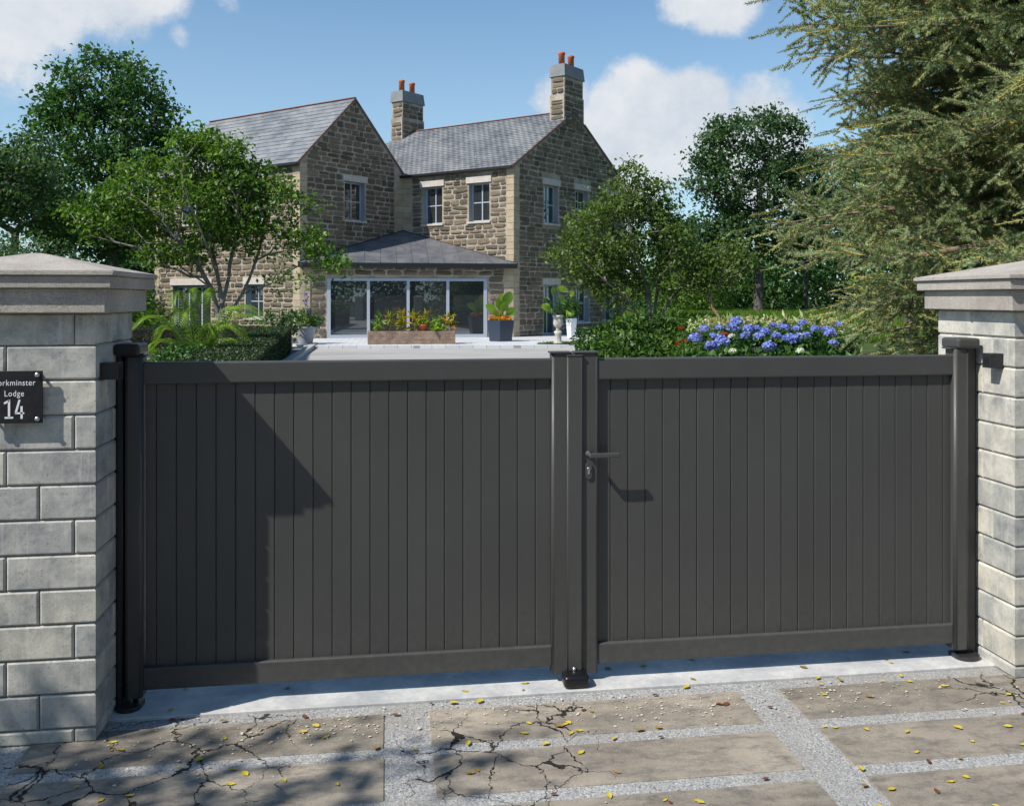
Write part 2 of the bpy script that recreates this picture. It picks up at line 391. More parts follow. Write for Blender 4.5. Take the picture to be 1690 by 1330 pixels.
def tube_np(segs, sides=6):
    """segs: list of (p0,p1,r0,r1) -> V,F quads"""
    if not len(segs): return np.zeros((0, 3)), np.zeros((0, 4), int)
    P0 = np.array([s[0] for s in segs], float); P1 = np.array([s[1] for s in segs], float)
    R0 = np.array([s[2] for s in segs]); R1 = np.array([s[3] for s in segs])
    d = P1-P0; L = np.linalg.norm(d, axis=1, keepdims=True)+1e-9; d = d/L
    up = np.where(np.abs(d[:, 2:3]) > .9, np.array([[1., 0, 0]]), np.array([[0, 0, 1.]]))
    a = np.cross(d, up); a /= np.linalg.norm(a, axis=1, keepdims=True); b = np.cross(d, a)
    n = len(segs); V = np.zeros((n, 2*sides, 3))
    for i in range(sides):
        t = 2*PI*i/sides; o = a*math.cos(t)+b*math.sin(t)
        V[:, i] = P0+o*R0[:, None]; V[:, sides+i] = P1+o*R1[:, None]
    F = np.array([[i, (i+1) % sides, sides+(i+1) % sides, sides+i] for i in range(sides)])
    Fa = (F[None]+(np.arange(n)*2*sides)[:, None, None]).reshape(-1, 4)
    return V.reshape(-1, 3), Fa
def leaves_np(P, N, size, aspect=.55, jit=.4, fold=.18, droop=0., up=.35):
    """random leaves at P; returns V,F(quads, 2 per leaf)"""
    n = len(P)
    d = rng.normal(size=(n, 3)); d[:, 2] -= droop; d /= np.linalg.norm(d, axis=1, keepdims=True)
    nn = rng.normal(size=(n, 3)); nn[:, 2] += up*3
    if N is not None: nn += N*1.2
    s = np.cross(d, nn); s /= np.linalg.norm(s, axis=1, keepdims=True)+1e-9; nz = np.cross(s, d)
    L = size*(1+jit*rng.normal(size=n)).clip(.45, 1.8)[:, None]; W = L*aspect
    v0 = P; v1 = P+d*L*.45+s*W*.5+nz*L*fold; v2 = P+d*L; v3 = P+d*L*.45-s*W*.5+nz*L*fold
    V = np.stack([v0, v1, v2, v3], 1).reshape(-1, 3); b = np.arange(n)*4
    F = np.concatenate([np.stack([b, b+1, b+2], 1), np.stack([b, b+2, b+3], 1)])
    return V, F
def foliage(name, P, m, parent, size, N=None, smooth=False, stuff=True, **kw):
    V, F = leaves_np(P, N, size, **kw); o = npmesh(name, V, F, m, parent)
    if stuff: o['kind'] = 'stuff'
    return o

# ------------------------------------------------------------ terrain
def gz(x, y):
    sx = min(1, max(0, (x-12)/5)); sy = min(1, max(0, (y-38)/18)); sx = sx*sx*(3-2*sx); sy = sy*sy*(3-2*sy)
    return .8*sx*sy
def grid(name, xs, ys, zf, m, z0=0.):
    V = [(x, y, zf(x, y)+z0) for y in ys for x in xs]; nx = len(xs)
    F = [(j*nx+i, j*nx+i+1, (j+1)*nx+i+1, (j+1)*nx+i) for j in range(len(ys)-1) for i in range(nx-1)]
    return tag(meshobj(name, V, F, m), kind='structure')
xs = [-700, -300, -120, -60]+list(range(-40, 61, 2))+[80, 140, 300, 700]; ys = [-500, -200, -80, -40, -20]+list(range(-10, 5, 5))+[4.9]+list(range(6, 90, 2))+[120, 200, 400, 900]
grid('lawn', xs, ys, lambda x, y: gz(x, y)-.02-(.05 if y < 5 else 0), M['lawn'])
# ------------------------------------------------------------ street paving
pav = box('street_paving', -9, 11, -14, 4.43, -.05, 0, M['agg']); tag(pav, kind='structure')
cols = [(-3.11, -1.665), (-1.475, -.025), (.163, 1.612), (1.81, 3.26), (3.45, 4.9)]
slabmesh = {}
for j in range(7):
    y1 = 4.335-.4205*j; y0 = y1-.33
    for (a, b) in cols:
        w = b-a+random.uniform(-.006, .006)
        bm = bmesh.new(); addbox(bm, -w/2, w/2, -.165, .165, -.03, .0045+random.uniform(0, .0015), .0035, 1)
        o = bmobj('slab', bm, M['slab'], pav); o.location = ((a+b)/2, (y0+y1)/2, 0); o.rotation_euler = (0, 0, random.uniform(-.003, .003))
th = box('threshold', -1.62, 3.75, 4.432, 5.2, -.05, .014, M['threshold'], None, .004, 1); tag(th, kind='structure')
dr = meshobj('driveway', [(-2.62, 5.2, .0), (7.0, 5.2, .0), (9.2, 37.0, .0), (-2.78, 38.2, .0)], [(0, 1, 2, 3)], M['drive']); tag(dr, kind='structure')
kb = meshobj('kerb', [(-2.87, 5.2, -.02), (-2.62, 5.2, -.02), (-2.78, 38.2, -.02), (-3.03, 38.2, -.02), (-2.87, 5.2, .13), (-2.62, 5.2, .13), (-2.78, 38.2, .13), (-3.03, 38.2, .13)],
             [(0, 1, 5, 4), (1, 2, 6, 5), (2, 3, 7, 6), (3, 0, 4, 7), (4, 5, 6, 7)], M['kerb']); tag(kb, kind='structure')
gp = meshobj('side_path', [(-3.35, 5.2, .004), (-2.87, 5.2, .004), (-3.03, 37.2, .004), (-3.5, 37.2, .004)], [(0, 1, 2, 3)], M['darkwall']); tag(gp, kind='structure')
bd = meshobj('flower_bed', [(-18, 5.3, .008), (-3.35, 5.3, .008), (-3.5, 37.5, .008), (-18, 37.5, .008)], [(0, 1, 2, 3)], M['soil']); tag(bd, kind='structure')
bd2 = meshobj('border_bed', [(2.6, 6, .008), (16, 6, .008), (16, 30, .008), (5.2, 30, .008)], [(0, 1, 2, 3)], M['soil']); tag(bd2, kind='structure')

# ------------------------------------------------------------ gate pillars
BH = .1448
def pillar(px, sgn, y0, w, depth, label):
    """px: X of the face looking into the gateway; sgn=+1 pillar extends to -X (left pillar), -1 to +X"""
    t = empty('gate_pillar', (px, y0, 0), 0, label, 'pillar', 'stone gate pillars')
    def B(n, x0, x1, ya, yb, z0, z1, m, bev=0, seg=1):   # x measured outward from the gateway face
        a, b = (-x1, -x0) if sgn > 0 else (x0, x1)
        return box(n, a, b, ya, yb, z0, z1, m, t, bev, seg)
    B('core', .012, w-.012, .012, depth-.012, 0, 1.79, M['mortar'])
    zs = [0, .061]+[.061+BH*i for i in range(1, 12)]+[1.788]
    jf = [.222, .351, .086]   # first joint on the front face, from the inner corner
    g = .0018
    sg_ = -1 if sgn > 0 else 1
    def BK(x0, x1, ya, yb, z0, z1):
        a, b = (-x1, -x0) if sgn > 0 else (x0, x1)
        bm = bmesh.new(); addbox(bm, a, b, ya, yb, z0, z1); es = []
        def planes(v):
            p = set()
            if abs(v.co.y) < 1e-5: p.add('f')
            if abs(v.co.y-depth) < 1e-5: p.add('r')
            if abs(v.co.x) < 1e-5: p.add('i')
            if abs(abs(v.co.x)-w) < 1e-5: p.add('o')
            return p
        for e in bm.edges:
            c_ = planes(e.verts[0]) & planes(e.verts[1])
            if len(c_) == 1: es.append(e)
        bmesh.ops.bevel(bm, geom=es, offset=.0085, segments=1, affect='EDGES')
        return bmobj('block', bm, M['block'], t)
    for r in range(len(zs)-1):
        z0, z1 = zs[r]+g, zs[r+1]-g
        c = (r+2) % 3 if sgn > 0 else (r+1) % 3
        js = [x for x in (jf[c]-.351, jf[c], jf[c]+.351, jf[c]+.702) if 0 < x < w-.05]
        tb = (.176, .351, .26)[c]
        edges = [0]+js+[w]
        for i in range(len(edges)-1):
            a, b = edges[i], edges[i+1]
            dep = tb if i in (0, len(edges)-2) else .1
            BK(a+(g if i else 0), b-(g if i < len(edges)-2 else 0), 0, dep, z0, z1)
        ed = [tb]+[y for y in (tb+.351,) if y < depth-.05]+[depth]
        for i in range(len(ed)-1):
            BK(0, .08, ed[i]+g*2, ed[i+1]-(g if i < len(ed)-2 else 0), z0, z1)
            BK(w-.08, w, ed[i]+g*2, ed[i+1]-(g if i < len(ed)-2 else 0), z0, z1)
        BK(.0805, w-.0805, depth-.1, depth, z0, z1)
    B('coping_course', -.053, w+.053, -.053, depth+.053, 1.788, 1.890, M['coping'], .004)
    B('coping_course', -.082, w+.082, -.082, depth+.082, 1.8902, 1.942, M['coping'], .004)
    o = .096; x0, x1 = -o, w+o; y0_, y1_ = -o, depth+o; z0, z1 = 1.9422, 1.962
    if sgn > 0: x0, x1 = -x1, -x0
    xc, yc = (x0+x1)/2, (y0_+y1_)/2; f = .022
    V = [(x0, y0_, z0), (x1, y0_, z0), (x1, y1_, z0), (x0, y1_, z0), (x0, y0_, z1), (x1, y0_, z1), (x1, y1_, z1), (x0, y1_, z1),
         (xc-f, yc-f, 2.047), (xc+f, yc-f, 2.047), (xc+f, yc+f, 2.047), (xc-f, yc+f, 2.047)]
    F = [(0, 3, 2, 1), (0, 1, 5, 4), (1, 2, 6, 5), (2, 3, 7, 6), (3, 0, 4, 7), (4, 5, 9, 8), (5, 6, 10, 9), (6, 7, 11, 10), (7, 4, 8, 11), (8, 9, 10, 11)]
    bm = bmesh.new(); vs = [bm.verts.new(v) for v in V]; [bm.faces.new([vs[i] for i in f_]) for f_ in F]
    bmesh.ops.bevel(bm, geom=bm.edges[:], offset=.0035, segments=2, affect='EDGES')
    bmobj('coping_cap', bm, M['coping'], t)
    return t
pillar(-1.217, 1, 4.247, .645, .57, 'pale block gate pillar carrying the dark house name sign')
pillar(2.995, -1, 4.277, .645, .66, 'pale block gate pillar at the handle-side gate leaf, half cut by the frame')

# ------------------------------------------------------------ gate
GY = 4.54
def rail(n, x0, x1, z0, z1, par, y0=GY, y1=GY+.055, bev=.008, m=None):
    return box(n, x0, x1, y0, y1, z0, z1, m or M['gate'], par, bev, 3, True if bev > .015 else False)
def boards(par, xsl):
    for a, b in zip(xsl[:-1], xsl[1:]):
        bm = bmesh.new(); w = b-a
        addbox(bm, -w/2+.0012, w/2-.0012, 0, .02, .170, 1.475, .0028, 1); addbox(bm, w/2-.004, w/2+.006, .0075, .0145, .171, 1.474)
        o = bmobj('board', bm, M['gate'], par); o.location = ((a+b)/2, GY+.027+random.uniform(-.0006, .0006), 0)
        o.rotation_euler = (0, 0, random.uniform(-.004, .004))
def softpost(n, x0, x1, y0, y1, z0, z1, r, par, m=None):   # vertical extrusion with rounded front corners
    pts = []
    for cx, cy, a0 in ((x1-r, y0+r, -90), (x0+r, y0+r, 180)):
        for i in range(7): 
            a = math.radians(a0+i*15); pts.append((cx+r*math.cos(a), cy+r*math.sin(a)))
    pts = pts[:7]+[(x1, y1), (x0, y1)]+pts[7:]
    k = len(pts); V = [(x, y, z0) for x, y in pts]+[(x, y, z1) for x, y in pts]
    F = [(i, (i+1) % k, k+(i+1) % k, k+i) for i in range(k)]+[tuple(range(k))[::-1], tuple(range(k, 2*k))]
    o = meshobj(n, V, F, m or M['gate'], par)
    for p in o.data.polygons[:k]: p.use_smooth = p.area < (z1-z0)*r*.4
    return o
gl = empty('gate_leaf', (0, 0, 0), 0, 'wider dark grey boarded gate leaf left of the centre stop', 'gate', 'gate leaves'); 
LX = [-1.098]+[-1.05+.0868*i for i in range(21)]+[.762]
boards(gl, LX)
rail('top_rail', -1.104, .764, 1.462, 1.561, gl, y0=GY+.004); rail('bottom_rail', -1.104, .764, .087, .188, gl, y0=GY+.004)
softpost('hinge_stile', -1.178, -1.100, GY-.012, GY+.07, .06, 1.585, .016, gl)
box('stile_cap', -1.181, -1.086, GY-.005, GY+.075, 1.5852, 1.592, M['gate'], gl, .003)
softpost('meeting_stile', .760, .862, GY-.004, GY+.06, .055, 1.585, .012, gl)
box('stile_cap', .751, .856, GY-.012, GY+.066, 1.5852, 1.594, M['gate'], gl, .003)
softpost('cover_strip', .832, .906, GY-.018, GY-.0045, .075, 1.572, .006, gl)
box('strip_cap', .830, .908, GY-.021, GY-.003, 1.5722, 1.58, M['gate'], gl, .002)
gr = empty('gate_leaf', (0, 0, 0), 0, 'narrower dark grey boarded gate leaf with the lever handle', 'gate', 'gate leaves')
RX = [.985]+[1.053+.0872*i for i in range(21)]+[2.838]
boards(gr, RX)
rail('top_rail', .984, 2.842, 1.456, 1.560, gr, y0=GY+.004); rail('bottom_rail', .984, 2.842, .087, .188, gr, y0=GY+.004)
softpost('meeting_stile', .872, .986, GY-.004, GY+.06, .055, 1.585, .012, gr)
box('stile_cap', .868, .990, GY-.012, GY+.066, 1.5852, 1.594, M['gate'], gr, .003)
softpost('hinge_stile', 2.836, 2.918, GY-.012, GY+.07, .06, 1.590, .016, gr)
box('stile_cap', 2.815, 2.922, GY-.005, GY+.075, 1.5902, 1.597, M['gate'], gr, .003)
# handle (part) with lever; lock plate with keyhole
hd = bpy.data.objects.new('handle', None); link(hd, gr); hd.location = (.938, GY-.004, 1.103)
o = lathe('rose', [(.0, 0), (.016, 0), (.016, .006), (.011, .008), (.010, .045), (.009, .052)], M['gate'], hd); o.rotation_euler = (PI/2, 0, 0)
box('lever', -.006, .142, -.062, -.044, -.012, .010, M['gate'], hd, .004, 2)
lp = bpy.data.objects.new('lock_plate', None); link(lp, gr); lp.location = (.938, GY-.0045, 1.022)
def oval(n, w, h, d, m, par, y=0):
    pts = [(w/2*math.cos(math.radians(a)), (h-w)/2*(1 if a <= 180 else -1)+w/2*math.sin(math.radians(a))) for a in range(0, 361, 15)]
    k = len(pts); V = [(x, y, z) for x, z in pts]+[(x*.93, y-d, z*.97) for x, z in pts]
    return meshobj(n, V, [(i, (i+1) % k, k+(i+1) % k, k+i) for i in range(k)]+[tuple(range(k, 2*k))[::-1]], m, par)
oval('escutcheon', .034, .080, .008, M['gate'], lp); 
o = lathe('lock_cylinder', [(.0085, 0), (.0085, .003), (.006, .004)], M['steel'], lp, 20, (0, -.008, .010)); o.rotation_euler = (PI/2, 0, 0)
box('cylinder_stem', -.0045, .0045, -.0105, -.008, -.016, .008, M['steel'], lp); box('keyhole', -.0055, .0055, -.0135, -.0118, .0085, .0110, M['black'], lp)
# hinge posts
def hinge_post(x0, x1, capx0, capx1, label, back=0.):
    t = empty('gate_post', ((x0+x1)/2, GY, .014), 0, label, 'gate post', 'hinge posts of the gate'); cx = (x0+x1)/2
    softpost('post', x0-cx, x1-cx, back, .13, 0, 1.61, .008, t, M['gatedark'] if x0 < 0 else M['gate'])  # left post and cap get a darker colour in place of their shade
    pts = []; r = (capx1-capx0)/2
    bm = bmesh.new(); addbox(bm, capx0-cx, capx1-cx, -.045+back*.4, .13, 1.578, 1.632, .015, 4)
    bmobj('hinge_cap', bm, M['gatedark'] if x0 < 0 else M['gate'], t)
    box('gap_shade_strip', (x1-cx if x0 < 0 else x0-cx-.02), (x1-cx+.02 if x0 < 0 else x0-cx), .05, .06, .03, 1.57, M['black'], t)  # black strip added behind the gap, standing in for its shade
    sx = -1.139 if x0 < 0 else 2.877
    lathe('pivot', [(.012, 1.566), (.012, 1.585)], M['black'], t, 16, (sx-cx, .03, 0))
    lathe('pivot', [(.012, .01), (.012, .055)], M['black'], t, 16, (sx-cx, .03, 0))
    n = 20; V = []; a0, a1 = (capx0-cx, capx1-cx)
    P2 = [(a0, .06), ]+[((a0+a1)/2-math.cos(PI*i/n)*(a1-a0)/2, -.0-math.sin(PI*i/n)*.06) for i in range(n+1)]+[(a1, .06)]
    kk = len(P2); V = [(x, y, 0) for x, y in P2]+[(x, y, .02) for x, y in P2]
    meshobj('foot_bracket', V, [(i, (i+1) % kk, kk+(i+1) % kk, kk+i) for i in range(kk)]+[tuple(range(kk, 2*kk))], M['gatedark'], t)
    return t
hinge_post(-1.2165, -1.184, -1.2165, -1.105, 'dark hinge post fixed to the pillar with the name sign')
hinge_post(2.930, 2.9945, 2.845, 2.972, 'dark hinge post fixed to the pillar without a sign', .045)
st = empty('gate_stop', (.866, 4.492, .014), 0, 'black rounded floor stop under the meeting stiles of the gate', 'gate stop')
bm = bmesh.new(); addbox(bm, -.062, .062, -.05, .05, 0, .060, .020, 4); o = bmobj('stop_block', bm, M['plastic'], st, True)
lathe('bolt', [(.008, .05), (.008, .075)], M['steel'], st, 12, (0, .03, 0))
# small boxes on the inner faces
def eye(x0, x1, y0, label):
    t = empty('sensor_box', ((x0+x1)/2, y0+.035, 1.54), 0, label, 'sensor'); w = (x1-x0)/2
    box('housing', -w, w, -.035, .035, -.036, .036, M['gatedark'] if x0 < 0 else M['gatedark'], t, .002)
    box('lens', (w-.0005 if x0 < 0 else -w-.0015), (w+.0015 if x0 < 0 else -w+.0005), -.02, .02, -.018, .018, M['black'], t)
eye(-1.2165, -1.14, 4.30, 'small black sensor cube on the inner face of the pillar with the name sign')
eye(2.925, 2.9945, 4.363, 'small black sensor cube on the inner face of the pillar without a sign')
# name sign
sg = empty('name_sign', (-1.522, 4.216, 1.445), 0, 'square dark name sign with white lettering and number 14', 'sign')
box('plate', -.108, .108, -.004, .004, -.107, .107, M['slatesign'], sg, .001, 1)
for sx in (-1, 1):
    for sz in (-1, 1):
        o = lathe('standoff', [(.0, 0), (.0095, 0), (.0095, .007), (.009, .0085), (0.001, .009)], M['steel'], sg, 20, (sx*.09, -.0045, sz*.09)); o.rotation_euler = (PI/2, 0, 0)
        o = lathe('spacer', [(.006, -.0265), (.006, -.0005)], M['steel'], sg, 12, (sx*.09, .005, sz*.09)); o.rotation_euler = (PI/2, 0, 0)
def text(s, size, x, z, sx=1., par=None):
    cu = bpy.data.curves.new('lettering', 'FONT'); cu.body = s; cu.size = size; cu.align_x = 'CENTER'; cu.align_y = 'CENTER'; cu.extrude = .0006; cu.space_character = 1.12
    o = bpy.data.objects.new('tmp', cu); C.objects.link(o); dg = bpy.context.evaluated_depsgraph_get(); dg.update()
    me = bpy.data.meshes.new_from_object(o.evaluated_get(dg)); bpy.data.objects.remove(o)
    me.materials.clear(); me.materials.append(M['white']); q = bpy.data.objects.new('lettering', me); link(q, par)
    q.rotation_euler = (PI/2, 0, 0); q.scale = (sx, 1, 1); q.location = (x, -.0047, z); return q
text('Yorkminster', .034, 0, .058, .84, sg); text('Lodge', .034, 0, .014, .84, sg)
def stroke(pts, w):
    bm = bmesh.new()
    for (x0, z0), (x1, z1) in zip(pts[:-1], pts[1:]):
        d = Vector((x1-x0, 0, z1-z0)); L = d.length; d.normalize(); n_ = Vector((-d.z, 0, d.x))*w/2; e = d*w*.35
        a, b = Vector((x0, 0, z0))-e, Vector((x1, 0, z1))+e
        f = [bm.verts.new(v+Vector((0, yy, 0))) for yy in (-.0053, -.0041) for v in (a-n_, b-n_, b+n_, a+n_)]
        for q in ((0, 1, 2, 3), (7, 6, 5, 4), (0, 4, 5, 1), (1, 5, 6, 2), (2, 6, 7, 3), (3, 7, 4, 0)): bm.faces.new([f[i] for i in q])
    return bmobj('number', bm, M['white'], sg)
stroke([(-.036, -.024), (-.021, -.014)], .008); stroke([(-.0195, -.0135), (-.0195, -.080)], .0085); stroke([(-.034, -.0835), (-.006, -.0835)], .007)
stroke([(.020, -.0135), (.0065, -.062)], .008); stroke([(.006, -.0655), (.036, -.0655)], .0075); stroke([(.0285, -.040), (.0285, -.0855)], .0085)

# ------------------------------------------------------------ HOUSE
H0 = (5.464, 42.965); HROT = math.radians(46.6)
EV = 7.86; RZ = 11.0; YJ = 6.717; XL = -6.53; YL = 17.27; XR = 10.05; YR = 11.45
house = empty('stone_house', (H0[0], H0[1], 0), HROT, 'two-winged rubble stone house with slate roofs, two chimneys and corner extension', 'house')
hm = Matrix.Translation((H0[0], H0[1], 0)) @ Matrix.Rotation(HROT, 4, 'Z')
def stone_templates(k=10):
    T = []
    for i in range(k):
        r = random.Random(i+3); n = 10; pts = []
        for j in range(n):
            a = 2*PI*j/n+r.uniform(-.12, .12); ca, sa = math.cos(a), math.sin(a); e = .42
            x = .5*math.copysign(abs(ca)**e, ca)*r.uniform(.86, 1.02); z = .5*math.copysign(abs(sa)**e, sa)*r.uniform(.82, 1.02); pts.append((x, z))
        V = [(x, .3, z) for x, z in pts]+[(x*.985, -.5, z*.97) for x, z in pts]+[(x*.74, -1.0+r.uniform(-.15, .25), z*.66) for x, z in pts]
        F = [(j, (j+1) % n, n+(j+1) % n, n+j) for j in range(n)]+[(n+j, n+(j+1) % n, 2*n+(j+1) % n, 2*n+j) for j in range(n)]
        # centre cap fan as quads/tris -> use tris pairs via centre vertex
        c = len(V); V.append((0, -1.05, 0)); F += [(2*n+j, 2*n+(j+1) % n, c) for j in range(n)]
        T.append((np.array(V), F))
    return T
TPL = stone_templates()
TME = []
for V, F in TPL:
    me = bpy.data.meshes.new('stone'); me.from_pydata(V.tolist(), [], F); me.materials.append(M['rubble']); me.update(); TME.append(me)
stone_list = []   # (matrix in house space, world size on screen)
def add_stones(O, U, L, topf, z0, holes, hmin=.17, hmax=.27, seed=1):
    """O origin (x,y) of wall foot, U unit dir along wall, outward normal = (U.y,-U.x); topf(s)->z top"""
    r = random.Random(seed); N = (U[1], -U[0]); z = z0; ztop = max(topf(s*L/40) for s in range(41))
    while z < ztop-.1:
        h = r.uniform(hmin, hmax+.05); zb, zt = z+.010, z+h-.010; z += h
        iv = [(0.04, L-.04)]
        ss = [s*L/200 for s in range(201) if topf(s*L/200) > zt+.02]
        if not ss: break
        iv = [(max(.04, min(ss)), min(L-.04, max(ss)))]
        for (a, b, c, d) in holes:
            if zb < d-.03 and zt > c+.03:
                nv = []
                for (p, q) in iv:
                    if b <= p or a >= q: nv.append((p, q)); continue
                    if a-p > .12: nv.append((p, a))
                    if q-b > .12: nv.append((b, q))
                iv = nv
        for (p, q) in iv:
            x = p
            while x < q-.1:
                w = r.uniform(.26, .86)
                if q-x-w < .25: w = q-x
                if w > 1.0: w = w/2
                g = .014; hh = zt-zb; cz = (zb+zt)/2
                dy = r.uniform(-.012, .012)
                if r.random() < .12 and w > .4:     # two thin stones one above another
                    parts = [(cz+hh*.26, hh*.46), (cz-hh*.26, hh*.46)]
                else: parts = [(cz+dy, hh*r.uniform(.80, 1.05))]
                for (pc, ph) in parts:
                    cs = x+w/2; cx = O[0]+U[0]*cs; cy = O[1]+U[1]*cs
                    th = r.uniform(.025, .06)
                    mt = Matrix(((U[0]*(w-2*g), -N[0]*th, 0, cx), (U[1]*(w-2*g), -N[1]*th, 0, cy), (0, 0, ph, pc), (0, 0, 0, 1)))
                    rot = Matrix.Rotation(r.uniform(-.035, .035), 4, 'Y')
                    wc = hm @ Vector((cx, cy, pc)); dist = wc.length
                    stone_list.append((mt @ rot, (w*ph)/dist**2*(1 if (wc.x > -8) else .5), r.randrange(len(TPL))))
                x += w
def wall(O, U, L, topf, holes, depth=.28, z0=-.1):
    """sheet with rectangular holes and reveals"""
    N = (U[1], -U[0]); V = []; F = []
    xsx = sorted({0, L}|{a for a, b, c, d in holes}|{b for a, b, c, d in holes}|({L/2} if topf(L/2) != topf(0) else set()))
    zz = sorted({z0, min(topf(0), topf(L))}|{c for a, b, c, d in holes}|{d for a, b, c, d in holes})
    def P(s, z, e=0.): return (O[0]+U[0]*s-N[0]*e, O[1]+U[1]*s-N[1]*e, z)
    def q(*p): i = len(V); V.extend(p); F.append(tuple(range(i, i+len(p))))
    for i in range(len(xsx)-1):
        for j in range(len(zz)-1):
            a, b, c, d = xsx[i], xsx[i+1], zz[j], zz[j+1]; mx, mz = (a+b)/2, (c+d)/2
            if any(h[0] < mx < h[1] and h[2] < mz < h[3] for h in holes): continue
            q(P(a, c), P(b, c), P(b, d), P(a, d))
    zt = zz[-1]
    if topf(L/2) > zt+.01:
        q(P(0, zt), P(L, zt), P(L/2, topf(L/2)))
    o = meshobj('wall', V, F, M['housemortar'], house)
    return o
def lbox(name, O, U, s0, s1, e0, e1, z0, z1, m, par, bev=0):   # box along a wall: s along, e outward
    N = Vector((U[1], -U[0], 0)); Uv = Vector((U[0], U[1], 0))
    bm = bmesh.new(); addbox(bm, s0, s1, -e1, -e0, z0, z1, bev, 1)
    mt = Matrix(((U[0], -N[0], 0, O[0]), (U[1], -N[1], 0, O[1]), (0, 0, 1, 0), (0, 0, 0, 1)))
    bm.transform(mt); return bmobj(name, bm, m, par)
def window(O, U, a, b, c, d, cols=2, rows=2, depth=.27, lint=.30, door=False, fr=.07):
    w = bpy.data.objects.new('door' if door else 'window', None); link(w, house)
    # reveals
    lbox('reveal', O, U, a-.03, a, -depth-.03, -.004, c, d, M['reveal'], w); lbox('reveal', O, U, b, b+.03, -depth-.03, -.004, c, d, M['reveal'], w)
    lbox('reveal', O, U, a, b, -depth-.03, -.004, d, d+.03, M['reveal'], w)
    N = (U[1], -U[0]); e = -depth
    lbox('pane', O, U, a, b, e-.03, e-.012, c, d, M['glass'], w)
    bm = bmesh.new()
    def bb(s0, s1, z0, z1, p=0): addbox(bm, s0, s1, -(e+.025-p), -(e-.011), z0, z1)
    bb(a, a+fr, c, d); bb(b-fr, b, c, d); bb(a+fr, b-fr, d-fr, d); bb(a+fr, b-fr, c, c+fr)
    for i in range(1, cols): s = a+(b-a)*i/cols; bb(s-fr*.42, s+fr*.42, c+fr, d-fr, .003)
    for i in range(1, rows): z = c+(d-c)*i/rows; bb(a+fr, b-fr, z-fr*.35, z+fr*.35, .006)
    mt = Matrix(((U[0], -N[0], 0, O[0]), (U[1], -N[1], 0, O[1]), (0, 0, 1, 0), (0, 0, 0, 1))); bm.transform(mt)
    bmobj('frame', bm, M['frame'], w)
    if not door: lbox('sill', O, U, a-.08, b+.08, -depth, .09, c-.09, c, M['lintel'], w, .006)
    if lint: lbox('lintel', O, U, a-.14, b+.14, -.05, .065, d, d+lint, M['lintel'], w, .008)
A_ = (0, 1); 
def seg(O, E): d = (E[0]-O[0], E[1]-O[1]); L = math.hypot(*d); return (d[0]/L, d[1]/L), L
EVw = EV
# wall list: origin, end (outward normal to the right of travel = (U.y,-U.x))
gableL = lambda s: EV+(RZ-EV)*(1-abs(s-3.265)/3.265)
gableR = lambda s: EV+(RZ-EV)*(1-abs(s-5.025)/5.025)
flatt = lambda s: EV
Q = .40
def do_wall(O, E, topf, holes, seed, stone_holes=(), stones=True, z0=.0):
    U, L = seg(O, E); wall(O, U, L, topf, holes)
    if stones:
        sh = [(a-.05, b+.05, c-.1, d) for a, b, c, d in holes]+[(a-.16, b+.16, d, d+.31) for a, b, c, d in holes]+[(a-.1, b+.1, c-.1, c) for a, b, c, d in holes]+list(stone_holes)
        add_stones(O, U, L, topf, z0, sh, seed=seed)
    return U, L
# left gable: from C1 (-6.53,6.717) to C2 (0,6.717); normal must be -y: U=(1,0)->N=(0,-1) ok
hG = [(2.66, 3.92, 5.42, 7.2)]
U, L = do_wall((XL, YJ), (0, YJ), gableL, hG, 11, [(-1, Q, -1, 8.2), (L0 if False else 6.53-.62, 9, -1, 8.2), (-1, 9, -1, 3.2)])
window((XL, YJ), U, *hG[0])
# sunlit wall of right wing: plane x=0 normal -x: from C2 (0,YJ) to C3 (0,0): U=(0,-1) -> N=(-1,0) ok ; s' = YJ - s
hR = [(YJ-5.42, YJ-4.20, 5.38, 7.16), (YJ-2.58, YJ-1.38, 5.38, 7.16)]
U, L = do_wall((0, YJ), (0, 0), flatt, hR, 12, [(-1, .62, -1, 9), (YJ-.42, 9, -1, 9), (-1, 9, -1, 3.2)])
for h in hR: window((0, YJ), U, *h)
# right gable y=0 normal -y from (0,0) to (XR,0)
hq = [(2.40, 3.62, 5.38, 7.2), (5.18, 6.38, 5.38, 7.2), (7.9, 9.1, 5.38, 7.2), (2.40, 3.62, .12, 2.48), (5.25, 6.42, .66, 2.5), (7.85, 9.0, .66, 2.5)]
U, L = do_wall((0, 0), (XR, 0), gableR, hq, 13, [(-1, .42, -1, 8.2), (XR-.42, 20, -1, 8.2)])
for i, h in enumerate(hq): window((0, 0), U, *h, door=(i == 3))
# left long wall x=XL normal -x from (XL,YL) to (XL,YJ): s' = YL-(YJ+s)= 10.553 - s
LW = YL-YJ
hl = [(LW-3.62, LW-2.42, .95, 2.46), (LW-9.1, LW-6.15, .02, 2.46), (LW-3.62, LW-2.42, 5.38, 7.2), (LW-8.3, LW-7.0, 5.38, 7.2)]
U, L = do_wall((XL, YL), (XL, YJ), flatt, hl, 14, [(-1, .42, -1, 9), (LW-.42, 20, -1, 9)])
window((XL, YL), U, *hl[0]); window((XL, YL), U, *hl[1], cols=3, rows=1, door=True, fr=.12); window((XL, YL), U, *hl[2]); window((XL, YL), U, *hl[3])
# hidden walls close the body
for O, E, tf in (((XR, 0), (XR, YR), flatt), ((XR, YR), (0, YR), gableR), ((0, YR), (0, YL), flatt), ((0, YL), (XL, YL), gableL)):
    do_wall(O, E, tf, [], 15, stones=False)
